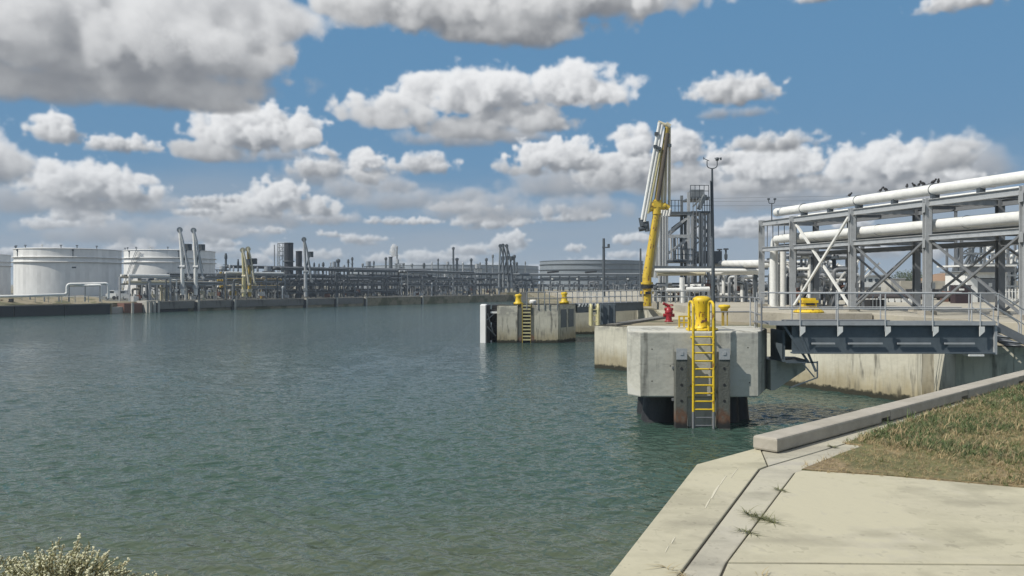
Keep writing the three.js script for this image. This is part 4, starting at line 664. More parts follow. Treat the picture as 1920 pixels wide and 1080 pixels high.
// ---------------------------------------------------------------- manifolds, frames and tanks behind the rack
function manifold(label, x0, x1, z0, z1, y0, y1, o = {}) { // risers, headers, valves and a light frame
  const R = rng(o.seed ?? 1), t = thing('pipe_manifold', label, 'pipes', V((x0 + x1) / 2, y0, -(z0 + z1) / 2)), ms = o.mats ?? [M.white, M.galv, M.steelMid, M.steel], pick = () => ms[Math.floor(R() * ms.length)], X = () => mix(x0, x1, R()), Z = () => -mix(z0, z1, R());
  const r0 = o.r ?? 0.14;
  for (let i = 0; i < (o.headers ?? 6); i++) { const y = mix(y0 + 0.5, y1, (i + 0.5 * R()) / (o.headers ?? 6)), z = Z(); part(t, 'header_pipe', tube(V(x0, y, z), V(x1, y, z), r0 * (0.6 + 0.8 * R()), 8), pick()); }
  for (let i = 0; i < (o.risers ?? 12); i++) { const x = X(), z = Z(), y = mix(y0 + 1, y1, 0.35 + 0.65 * R()), s = R() < 0.5 ? -1 : 1; part(t, 'riser', run([V(x, y0, z), V(x, y, z), V(x + s * (0.5 + 1.2 * R()), y, z + (R() - 0.5))], r0 * (0.5 + 0.7 * R()), 0.35, 8), pick()); }
  for (let i = 0; i < (o.frames ?? 4); i++) { const x = mix(x0, x1, i / Math.max(1, (o.frames ?? 4) - 1)), z = -(z0 + z1) / 2; part(t, 'frame_post', box(0.16, y1 - y0, 0.16, x, (y0 + y1) / 2, z), o.frameMat ?? M.steel); part(t, 'frame_beam', box(0.14, 0.18, Math.max(0.3, z1 - z0), x, y1 - 0.3, z), o.frameMat ?? M.steel); }
  for (const y of [y1, mix(y0, y1, 0.55)]) part(t, 'frame_rail', box(x1 - x0, 0.18, 0.16, (x0 + x1) / 2, y, -(z0 + z1) / 2), o.frameMat ?? M.steel);
  for (let i = 0; i < (o.valves ?? 5); i++) { const x = X(), z = Z(), y = y0 + 0.6 + 0.9 * R(); part(t, 'valve', [tube(V(x - 0.22, y, z), V(x + 0.22, y, z), r0 * 2, 10), tube(V(x, y, z), V(x, y + 0.55, z), 0.05, 6), (() => { const g = new THREE.TorusGeometry(0.2, 0.03, 6, 12); g.rotateX(1.57); g.translate(x, y + 0.55, z); return g; })()], R() < 0.3 ? M.redBrown : pick()); }
  for (let i = 0; i < (o.diag ?? 0); i++) { const x = X(), z = Z(), w = 1.2 + 1.5 * R(); part(t, 'brace', bar(V(x, y0 + 0.3 + R(), z), V(x + w, mix(y0, y1, 0.6 + 0.4 * R()), z), 0.1, 0.1), R() < 0.6 ? M.white : M.galv); }
  return t;
}
{
  manifold('dense white pipe manifold behind the far bay of the rack', xAt(1462, 63), xAt(1590, 63), 60.5, 66, AY, 7.0, { seed: 11, headers: 10, risers: 48, valves: 14, diag: 26, r: 0.17, mats: [M.white, M.white, M.galv, M.steel, M.galvDark] });
  const col = thing('pipe_column', 'pair of thick white upright pipes at the far end of the rack', 'pipe', V(xAt(1457, 60), AY, -60)); for (const px of [1456, 1471]) part(col, 'pipe', tube(V(xAt(px, 60), AY, -60.4), V(xAt(px, 60), 7.3, -60.4), 0.26, 14), M.white);
  manifold('manifold of white and grey pipes between tower and rack', xAt(1338, 78), xAt(1428, 78), 75, 82, AY, 5.7, { seed: 17, headers: 6, risers: 22, valves: 9, r: 0.17, mats: [M.white, M.white, M.cream, M.galv, M.steel] });
  manifold('grey pipework at the foot of the gangway tower', xAt(1232, 76), xAt(1330, 76), 74, 79, AY, 4.7, { seed: 19, headers: 4, risers: 14, valves: 8, r: 0.13, mats: [M.white, M.galv, M.steel, M.steelMid] });
  const wp = thing('pipeline', 'thick white pipe running level from tower to rack', 'pipe', V(xAt(1380, 80), 6.6, -80)); part(wp, 'pipe', tube(at(1341, 495, 80), at(1452, 494, 66), 0.33, 16), M.white); part(wp, 'support', [box(0.3, 3.4, 0.3, xAt(1370, 78), 4.8, -77.3), box(0.3, 3.4, 0.3, xAt(1412, 73), 4.8, -72.3)], M.steel);
  const gp2 = thing('pipe_bridge', 'long low pipe bridge with grey top beam and cream pipe', 'pipe rack', V(xAt(1320, 74), AY, -74));
  part(gp2, 'beam', [bar(at(1226, 501, 74), at(1440, 503, 72), 0.5, 0.25)], M.steel); part(gp2, 'pipe', tube(at(1228, 507, 73.6), at(1425, 507, 72), 0.17, 12), M.white); part(gp2, 'pipe', tube(at(1232, 514, 74), at(1322, 513, 74), 0.16, 12), M.cream); part(gp2, 'pipe', tube(at(1332, 512, 74), at(1428, 511, 72), 0.2, 12), M.white);
  for (const px of [1254, 1296, 1322, 1352, 1385, 1420]) part(gp2, 'post', box(0.2, yAt(503, 73.4) - AY, 0.2, xAt(px, 73.4), (yAt(503, 73.4) + AY) / 2, -74.4), M.galv);
  const lp = thing('pipeline', 'short white pipe low behind the red hydrant with thick riser', 'pipe', V(xAt(1280, 72), AY, -72)); part(lp, 'pipe', [tube(at(1250, 544, 72), at(1276, 544, 72), 0.2, 12), tube(at(1286, 543, 72), at(1330, 542, 72), 0.22, 12)], M.white); part(lp, 'riser', tube(at(1279, 520, 72), V(xAt(1279, 72), AY, -72), 0.24, 12), M.white);
  for (const [px, y, lab] of [[1349, 468, 'short lamp post left of the pair beyond the manifold'], [1361, 467, 'short lamp post right of the pair beyond the manifold']]) { const z = 90, x = xAt(px, z), o = thing('lamp_post', lab, 'lamp post', V(x, AY, -z)); part(o, 'pole', tube(V(x, AY, -z), V(x, yAt(y, z), -z), 0.11, 8), M.steel); part(o, 'lamp_head', [box(0.5, 0.16, 0.4, x, yAt(y, z), -z), box(0.3, 0.5, 0.3, x, yAt(y + 14, z), -z)], M.steel); }
  // railing clutter along the platform edge
  const rl = thing('railing', 'low grey railing along the loading platform behind the hydrant', 'railing', V(xAt(1270, 70), AY, -70));
  for (const y of [0.55, 1.05]) part(rl, 'rail', tube(V(xAt(1222, 71), AY + y, -71), V(xAt(1330, 69), AY + y, -69), 0.045, 6), M.steelMid);
  for (let i = 0; i <= 12; i++) part(rl, 'post', box(0.08, 1.05, 0.08, mix(xAt(1222, 71), xAt(1330, 69), i / 12), AY + 0.52, -mix(71, 69, i / 12)), M.steelMid);
}

// ---------------------------------------------------------------- yellow loading arm and the grey gangway tower
{
  const z = 75, a = thing('loading_arm', 'tall yellow marine loading arm folded upright with white pipes', 'loading arm', V(xAt(1212, z), AY, -z)), p = (px, py, dz = 0) => at(px, py, z + dz);
  part(a, 'base_riser', [tube(V(xAt(1213, z), AY - 0.4, -z), p(1213, 520), 0.42, 18), tube(p(1213, 546), p(1213, 551), 0.62, 18), tube(p(1213, 533), p(1213, 529), 0.56, 18)], M.armYellow);
  part(a, 'swivel_band', [tube(p(1213, 541), p(1213, 535), 0.56, 18), box(0.5, 0.25, 0.2, xAt(1215, z - 0.55), yAt(549, z), -z + 0.52)], M.black);
  part(a, 'inboard_boom', [tube(p(1212, 522), p(1230, 400), 0.40, 16, 0.28)], M.armYellow); part(a, 'boom_pipe', tube(p(1222, 520, 0.5), p(1238, 400, 0.5), 0.15, 10), M.cream);
  part(a, 'head', [tube(p(1221, 386), p(1247, 387), 0.34, 16), tube(p(1232, 375), p(1231, 402), 0.40, 16), box(0.7, 0.6, 0.8, xAt(1231, z), yAt(383, z), -z), tube(p(1217, 392), p(1226, 390), 0.28, 12), tube(p(1245, 384), p(1254, 391), 0.24, 12)], M.armYellow);
  part(a, 'outboard_boom', [tube(p(1231, 378), p(1251, 236), 0.25, 14, 0.2)], M.ochre); part(a, 'boom_painted_shade', tube(p(1233.5, 376, -0.3), p(1252, 250, -0.3), 0.2, 8), M.wood);  // dark tube paints the shadow side of the upper boom
  for (const [x0, y0, x1, y1, r] of [[1203.5, 412, 1236.5, 230, 0.15], [1208, 416, 1242, 234, 0.14], [1215, 400, 1239, 278, 0.13]]) part(a, 'product_pipe', tube(p(x0, y0, -0.2), p(x1, y1, -0.2), r, 10), r < 0.14 ? M.paleYellow : M.white);
  for (const [x0, y0, x1, y1, r] of [[1241, 386, 1246, 270, 0.14], [1247, 386, 1251, 245, 0.11], [1255, 388, 1255.5, 238, 0.12]]) part(a, 'counter_pipe', tube(p(x0, y0, 0.3), p(x1, y1, 0.3), r, 10), M.cream);
  part(a, 'apex_joint', [tube(p(1234, 229), p(1254, 237), 0.17, 10), tube(p(1248, 233), p(1256, 238), 0.26, 10)], M.cream); for (const [px, py] of [[1231, 252], [1229, 276], [1236, 280], [1255, 274]]) part(a, 'clamp', box(0.34, 0.28, 0.34, xAt(px, z - 0.3), yAt(py, z), -z + 0.3), M.steel);
  part(a, 'triple_swivel', [tube(p(1203, 408), p(1206, 424), 0.3, 12), tube(p(1198, 430), p(1214, 427), 0.22, 12), tube(p(1212, 415), p(1214, 434), 0.22, 12), tube(p(1207, 422), p(1212, 424), 0.3, 12)], M.steel);
  // tower
  const tz = 78, t = thing('gangway_tower', 'dark grey steel access tower with platforms and stair beside the loading arm', 'tower', V(xAt(1290, tz), AY, -tz)), q = (px, py, dz = 0) => at(px, py, tz + dz);
  for (const dz of [0, 3.2]) {
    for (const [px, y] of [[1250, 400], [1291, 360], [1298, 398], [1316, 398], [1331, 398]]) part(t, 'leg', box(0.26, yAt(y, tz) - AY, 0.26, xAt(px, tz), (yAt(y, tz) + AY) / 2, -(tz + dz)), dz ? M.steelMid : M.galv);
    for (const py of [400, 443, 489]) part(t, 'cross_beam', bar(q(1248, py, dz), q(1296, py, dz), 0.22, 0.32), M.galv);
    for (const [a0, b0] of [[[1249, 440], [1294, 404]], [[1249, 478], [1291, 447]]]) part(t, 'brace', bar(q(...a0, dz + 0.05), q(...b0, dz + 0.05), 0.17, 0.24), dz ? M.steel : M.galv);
    part(t, 'brace', bar(q(1299, 495, dz), q(1330, 440, dz), 0.15, 0.2), M.steel); part(t, 'brace', bar(q(1330, 440, dz), q(1299, 402, dz), 0.15, 0.2), M.steel);
  }
  for (let i = 0; i < 4; i++) part(t, 'stair_flight', bar(q(1256 + i, 440 - i * 4, 1 + i * 0.5), q(1290 + i, 412 - i * 3, 1 + i * 0.5), 0.3, 0.12), M.galvDark);
  for (const [x0, x1, y] of [[1243, 1298, 399], [1296, 1334, 398], [1294, 1330, 371], [1243, 1298, 490]]) part(t, 'platform', box((x1 - x0) * tz / F, 0.2, 3.6, xAt((x0 + x1) / 2, tz), yAt(y, tz), -(tz + 1.6)), M.steel);
  for (const [x0, x1, y] of [[1252, 1278, 398], [1294, 1328, 370], [1316, 1334, 397], [1262, 1298, 489]]) { for (const h of [0.6, 1.15]) part(t, 'handrail', bar(V(xAt(x0, tz), yAt(y, tz) + h, -tz + 0.15), V(xAt(x1, tz), yAt(y, tz) + h, -tz + 0.15), 0.06, 0.06), M.steel); for (let i = 0; i <= 4; i++) part(t, 'rail_post', box(0.06, 1.15, 0.06, mix(xAt(x0, tz), xAt(x1, tz), i / 4), yAt(y, tz) + 0.58, -tz + 0.15), M.steel); }
  part(t, 'hoist_column', tube(q(1312, 398, -0.3), V(xAt(1312, tz), AY, -tz + 0.3), 0.13, 10), M.steel); for (let i = 0; i < 6; i++) { part(t, 'brace', bar(q(1317, 410 + i * 15, 3), q(1331, 421 + i * 15, 3), 0.1, 0.14), M.galvDark); part(t, 'stair_tread', bar(q(1300 + (i % 2) * 10, 408 + i * 15, 1.6), q(1310 - (i % 2) * 10, 418 + i * 15, 1.6), 0.22, 0.1), M.galvDark); }
  for (const px of [1299.5, 1306]) part(t, 'ladder_rail', box(0.07, yAt(372, tz) - AY, 0.07, xAt(px, tz - 0.9), (yAt(372, tz) + AY) / 2, -(tz - 0.9)), M.galvDark); for (let i = 0; i < 24; i++) part(t, 'ladder_rung', box(0.36, 0.06, 0.06, xAt(1302.7, tz - 0.9), AY + 0.4 + i * 0.34, -(tz - 0.9)), M.galvDark);
  part(t, 'folded_gangway', [bar(q(1310, 392, -0.5), q(1322, 366, -0.5), 0.6, 0.35), bar(q(1299, 388, -0.5), q(1314, 372, -0.5), 0.12, 0.16), box(1.2, 0.8, 1.0, xAt(1310, tz), yAt(362, tz), -tz - 1)], M.steelMid);
  for (const [px, r] of [[1237, 0.16], [1243, 0.14], [1248, 0.14], [1322, 0.10], [1327, 0.09]]) part(t, 'riser_pipe', tube(q(px, px > 1300 ? 402 : 405, -1), V(xAt(px, tz - 1), AY, -tz + 1), r, 10), px > 1300 ? M.galvDark : M.galv);
  part(t, 'cabinet', box(0.9, 3.0, 1.2, xAt(1240, tz), yAt(492, tz), -tz - 1.2), M.galv); for (let i = 0; i < 7; i++) part(t, 'conduit', tube(q(1252 + i * 6, 446, 2.4), q(1253 + i * 6, 488, 2.2), 0.07 + 0.04 * (i % 3), 6), i % 2 ? M.galv : M.steel); part(t, 'control_box', box(2.2, 1.2, 1.4, xAt(1334, tz), yAt(482, tz), -tz - 1), M.steel);
  for (let i = 0; i < 4; i++) part(t, 'vent_pipe', tube(q(1239 + i * 5, 405, -0.6), q(1242 + i * 5, 391, -0.6), 0.12, 8), M.white);
  // power cables to the right of the mast
  const cb = thing('overhead_cables', 'three faint overhead cables crossing the clouds behind the rack', 'cables', at(1338, 336, 79)); for (const [a0, b0] of [[[1334, 372], [1990, 380]], [[1334, 378], [1990, 392]], [[1334, 386], [1990, 403]]]) part(cb, 'cable', tube(at(...a0, 79), at(b0[0], b0[1] - 20, 120), 0.012, 5), M.steelMid);
  // poles
  const pole = (name, label, px, py, zz, r, m, y0, cross) => { const x = xAt(px, zz), o = thing(name, label, 'pole', V(x, y0, -zz)); part(o, 'pole', tube(V(x, y0, -zz), V(x, yAt(py, zz), -zz), r, 10, r * 0.7), m); if (cross) part(o, 'bracket', [box(0.9, 0.14, 0.14, x + 0.25, yAt(py + 17, zz), -zz + 0.1), box(0.28, 0.45, 0.3, x + 0.6, yAt(py + 14, zz), -zz + 0.1)], M.steel); };
  pole('utility_pole', 'dark utility pole with small side bracket rising above the catwalk', 1132, 447, 100, 0.22, M.steel, LY, true);
  pole('utility_pole', 'plain dark pole just left of the yellow loading arm', 1201, 466, 105, 0.16, M.steel, LY, false);
}

// ---------------------------------------------------------------- yard behind the rack: hut, cabinets, truck, pipes on blocks, berm, trees
{
  const z = 74, X = (px) => xAt(px, z), h = thing('guard_hut', 'small white hut with grey door and flat overhanging roof', 'hut', V(X(1847), AY, -z));
  part(h, 'wall', [box(X(1832) - X(1812), 2.75, 0.2, X(1822), AY + 1.37, -z), box(X(1886) - X(1868), 2.75, 0.2, X(1877), AY + 1.37, -z), box(X(1868) - X(1832), 0.55, 0.2, X(1850), AY + 2.5, -z), box(0.2, 2.75, 3.4, X(1813) + 0.0, AY + 1.37, -z - 1.82), box(0.2, 2.75, 3.4, X(1885), AY + 1.37, -z - 1.82), box(X(1885) - X(1813), 2.75, 0.2, X(1849), AY + 1.37, -z - 3.6)], M.white);
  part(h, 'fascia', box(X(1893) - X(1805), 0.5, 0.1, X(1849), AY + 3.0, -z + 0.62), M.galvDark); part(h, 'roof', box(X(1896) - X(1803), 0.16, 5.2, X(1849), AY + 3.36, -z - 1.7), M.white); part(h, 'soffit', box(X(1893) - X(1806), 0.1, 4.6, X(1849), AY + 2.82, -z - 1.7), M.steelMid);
  const dr = part(h, 'door', box(1.72, 2.15, 0.06, X(1850), AY + 1.08, -z - 0.04), M.galvDark); part(dr, 'sign_plate', box(0.32, 0.34, 0.01, X(1857), AY + 1.6, -z + 0.0), M.white); part(dr, 'handle', box(0.05, 0.2, 0.05, X(1849), AY + 1.0, -z + 0.02), M.black);
  const c1 = thing('electrical_cabinet', 'dark maroon cabinet with white label left of the hut', 'cabinet', V(X(1801), AY, -70)); part(c1, 'body', [box(1.35, 1.5, 0.8, xAt(1801, 70), AY + 0.75, -70), box(1.45, 0.08, 0.9, xAt(1801, 70), AY + 1.55, -70)], mat('maroon', [0.035, 0.018, 0.022], { roughness: 0.5 })); part(c1, 'label_plate', box(0.45, 0.16, 0.02, xAt(1798, 70), AY + 1.2, -69.58), M.white);
  const c2 = thing('waste_bin', 'small dark bin right of the hut door', 'bin', V(X(1876), AY, -70)); part(c2, 'body', [box(0.5, 0.85, 0.5, xAt(1876, 70), AY + 0.42, -70), box(0.56, 0.08, 0.56, xAt(1876, 70), AY + 0.89, -70)], M.black);
  // parked truck seen from behind
  const tz = 84, tx = xAt(1752, tz), t = thing('pickup_truck', 'dark pickup parked beyond the rack left of the cabinet', 'truck', V(tx, AY, -tz));
  part(t, 'body', [box(1.7, 0.75, 4.8, tx, AY + 0.75, -tz - 2), box(1.55, 0.1, 4.6, tx, AY + 0.42, -tz - 2)], M.black); part(t, 'cab', upright([[-0.8, 0], [0.8, 0], [0.62, 0.68], [-0.62, 0.68]], 1.7, new THREE.Matrix4().makeTranslation(tx, AY + 1.12, -tz - 2.3)), M.black); part(t, 'rear_window', upright([[-0.6, 0.1], [0.6, 0.1], [0.52, 0.55], [-0.52, 0.55]], 0.02, new THREE.Matrix4().makeTranslation(tx, AY + 1.12, -tz - 1.44)), M.glass);
  for (const s of [-1, 1]) { for (const dz of [0.7, 3.6]) part(t, 'wheel', tube(V(tx + s * 0.72, AY + 0.36, -tz - dz), V(tx + s * 0.92, AY + 0.36, -tz - dz), 0.36, 16), M.black); part(t, 'tail_lamp', box(0.14, 0.3, 0.04, tx + s * 0.77, AY + 0.9, -tz + 0.41), M.red); }
  // pipes laid on white blocks
  const bz = 74, p = thing('pipe_run', 'dark pipe laid low on a row of white concrete blocks', 'pipes', V(xAt(1680, bz), AY, -bz)); for (let i = 0; i < 9; i++) part(p, 'support_block', box(0.42, 0.34, 0.5, xAt(1622 + i * 12, bz), AY + 0.17, -bz), M.white);
  part(p, 'pipe', [tube(V(xAt(1600, bz), AY + 0.5, -bz), V(xAt(1790, bz), AY + 0.5, -bz), 0.16, 10), tube(V(xAt(1600, bz + 0.6), AY + 0.56, -bz - 0.6), V(xAt(1790, bz), AY + 0.56, -bz - 0.6), 0.2, 10)], mat('pipeDark', [0.06, 0.05, 0.05], { roughness: 0.7 }));
  for (const [px, lab] of [[1772, 'pump with motor nearer the cabinet on the low pipes'], [1783, 'second smaller pump beside the cabinet']]) { const x = xAt(px, 76), o = thing('pump', lab, 'pump', V(x, AY, -76)); part(o, 'casing', [tube(V(x - 0.25, AY + 0.75, -76), V(x + 0.25, AY + 0.75, -76), 0.28, 12), box(0.7, 0.5, 0.5, x, AY + 0.25, -76)], M.redBrown); part(o, 'motor', tube(V(x, AY + 0.9, -76), V(x, AY + 1.5, -76), 0.2, 10), M.steel); }
  const eq = thing('generator_skid', 'black ribbed equipment skid beside the rack column', 'equipment', V(xAt(1640, 52), AY, -52)); { const x = xAt(1641, 52); part(eq, 'body', box(1.0, 0.62, 0.9, x, AY + 0.36, -52), M.black); part(eq, 'skid', box(1.25, 0.06, 1.0, x, AY + 0.04, -52), M.steelMid); for (let i = 0; i < 4; i++) part(eq, 'rib', box(0.06, 0.6, 0.04, x - 0.36 + i * 0.24, AY + 0.36, -51.53), M.steelMid); for (const s of [-0.2, 0.2]) part(eq, 'lift_bar', bar(V(x + s - 0.1, AY + 0.66, -51.8), V(x + s + 0.1, AY + 0.95, -52), 0.06, 0.06), M.galv); }
  // lattice structure behind the hut
  const lz = 92, l = thing('pipe_lattice', 'open steel lattice of pipes and braces rising behind the hut', 'steel frame', V(xAt(1850, lz), AY, -lz)), R = rng(61);
  const Xl = (px) => xAt(px, lz);
  for (let i = 0; i <= 6; i++) for (const dz of [0, 3]) part(l, 'post', box(0.22, 6.4, 0.22, Xl(1802 + i * 22), AY + 3.2, -lz - dz), i % 2 ? M.steel : M.galvDark);
  for (let j = 0; j < 5; j++) part(l, 'beam', box(Xl(1934) - Xl(1802), 0.2, 0.2, Xl(1868), AY + 1.4 + j * 1.25, -lz + 0.02), M.steelMid);
  for (let i = 0; i < 44; i++) { const px = 1803 + 120 * R(), y = AY + 0.8 + 5 * R(), w = (R() - 0.5) * 2.4, hh = 0.5 + 1.1 * R(); part(l, 'brace', bar(V(Xl(px), y, -lz - 3 * R()), V(Xl(px) + w, y + hh, -lz - 3 * R()), 0.12, 0.12), R() < 0.5 ? M.white : M.steel); }
  for (let i = 0; i < 9; i++) { const x = Xl(1806 + 118 * R()), zz = lz + 1 + 1.5 * R(); part(l, 'pipe', run([V(x, AY, -zz), V(x, AY + 3 + 3 * R(), -zz), V(x + 1.2, AY + 3 + 3 * R(), -zz)], 0.16, 0.4, 8), R() < 0.6 ? M.white : M.steel); }
  const fn = thing('fence', 'short white paled fence right of the hut', 'fence', V(xAt(1903, 72), AY, -72)); for (let i = 0; i < 7; i++) part(fn, 'pale', box(0.08, 1.25, 0.05, xAt(1892 + i * 6, 72), AY + 0.62, -72), M.white); for (const y of [0.3, 1.0]) part(fn, 'rail', box(2.3, 0.08, 0.05, xAt(1910, 72), AY + y, -72.06), M.white);
  for (const [px, zz, py, lab] of [[1792, 80, 396, 'tall dark post between rack columns left of the hut'], [1803, 82, 432, 'thinner pale post just left of the hut lattice'], [1617, 60, 440, 'dark upright post behind the second rack column']]) { const x = xAt(px, zz), o = thing('steel_post', lab, 'post', V(x, AY, -zz)); part(o, 'post', ibeam(V(x, AY, -zz), V(x, yAt(py, zz), -zz), 0.22, 0.24, 0.04), M.galvDark); part(o, 'cap_plate', box(0.36, 0.04, 0.36, x, yAt(py, zz) + 0.02, -zz), M.galvDark); }
  // far yard
  const wall = thing('berm_wall', 'tan concrete containment wall beyond the yard', 'wall', V(xAt(1760, 140), LY, -140)); for (let i = 0; i < 6; i++) part(wall, 'wall_panel', box(5.1, 2.6, 0.4, xAt(1715, 140) + i * 5.16, LY + 1.3 + 0.3, -140), M.apron);
  const mound = new THREE.SphereGeometry(1, 32, 12, 0, 6.283, 0, 1.57); mound.scale(8.5, 3.6, 6); { const pp = mound.attributes.position; for (let i = 0; i < pp.count; i++) { const k = 1 + 0.14 * (noise3(pp.getX(i) * 0.7, pp.getY(i) * 0.9, pp.getZ(i) * 0.7) - 0.5); pp.setY(i, pp.getY(i) * k); } mound.computeVertexNormals(); } mound.translate(xAt(1785, 160), 3.2, -160);
  structure('earth_mound', mound, mat('earth', [0.27, 0.175, 0.115], { map: scaled(mottle, 5), roughness: 1 }));
  const wz = 210, wb = thing('warehouse', 'low white flat roofed building far behind the rack', 'building', V(xAt(1640, wz), LY, -wz)); part(wb, 'wall', box(xAt(1668, wz) - xAt(1612, wz), 3.2, 8, xAt(1640, wz), LY + 2.9, -wz - 4), M.white); part(wb, 'roof', box(xAt(1670, wz) - xAt(1610, wz), 0.3, 9, xAt(1640, wz), LY + 4.6, -wz - 4), M.galv); for (let i = 0; i < 4; i++) part(wb, 'window', box(1, 0.8, 0.05, xAt(1620 + i * 12, wz), LY + 3.3, -wz + 0.03), M.glass); part(wb, 'base_wall', box(xAt(1672, wz) - xAt(1600, wz), 1.5, 0.4, xAt(1636, wz), LY + 0.75, -wz + 1), M.dock);
  const tw = thing('pale_block', 'plain pale concrete block building right of the white warehouse', 'building', V(xAt(1685, 150), LY, -150)); part(tw, 'wall', box(xAt(1698, 150) - xAt(1671, 150), 3.3, 4, xAt(1684, 150), LY + 1.65, -152), M.dockPale); part(tw, 'roof', box(xAt(1699, 150) - xAt(1670, 150), 0.12, 4.3, xAt(1684, 150), LY + 3.37, -152), M.galv);
  const leafM = [mat('leafA', [0.06, 0.085, 0.028], { side: THREE.DoubleSide, roughness: 0.9, transmission: 0.3 }), mat('leafB', [0.09, 0.11, 0.04], { side: THREE.DoubleSide, roughness: 0.9, transmission: 0.3 })];
  [[1693, 190, 5.2, 3.4, 'darker round tree of the far clump behind the pale block'], [1712, 196, 5.6, 3.8, 'tallest tree in the far clump behind the rack'], [1731, 188, 4.2, 3.0, 'low bushy tree at the right of the far clump']].forEach(([px, zz, hh, w, lab], n) => {
    const x = xAt(px, zz), o = thing('tree', lab, 'tree', V(x, LY, -zz)), r = rng(90 + n), pos = []; part(o, 'trunk', [tube(V(x, LY, -zz), V(x + 0.1, LY + hh * 0.5, -zz), 0.22, 8, 0.13), tube(V(x + 0.1, LY + hh * 0.45, -zz), V(x + 0.9, LY + hh * 0.75, -zz), 0.1, 6, 0.05), tube(V(x + 0.1, LY + hh * 0.45, -zz), V(x - 0.8, LY + hh * 0.8, -zz), 0.1, 6, 0.05)], M.wood);
    for (let i = 0; i < 1600; i++) { const a = r() * 6.283, q = Math.pow(r(), 0.45), e = Math.acos(1 - 2 * r()), lump = 0.75 + 0.5 * noise3(Math.cos(a) * 2 + n * 9, e * 2, Math.sin(a) * 2), c = V(x + Math.cos(a) * Math.sin(e) * w * q * lump, LY + hh * 0.62 + Math.cos(e) * hh * 0.42 * q * lump, -zz + Math.sin(a) * Math.sin(e) * w * q * lump); for (let k = 0; k < 3; k++) pos.push(c.x + (r() - 0.5) * 0.42, c.y + (r() - 0.5) * 0.42, c.z + (r() - 0.5) * 0.42); }
    const g = new THREE.BufferGeometry(); g.setAttribute('position', new THREE.Float32BufferAttribute(pos, 3)); g.computeVertexNormals(); part(o, 'crown', g, leafM[n % 2]);
  });
}

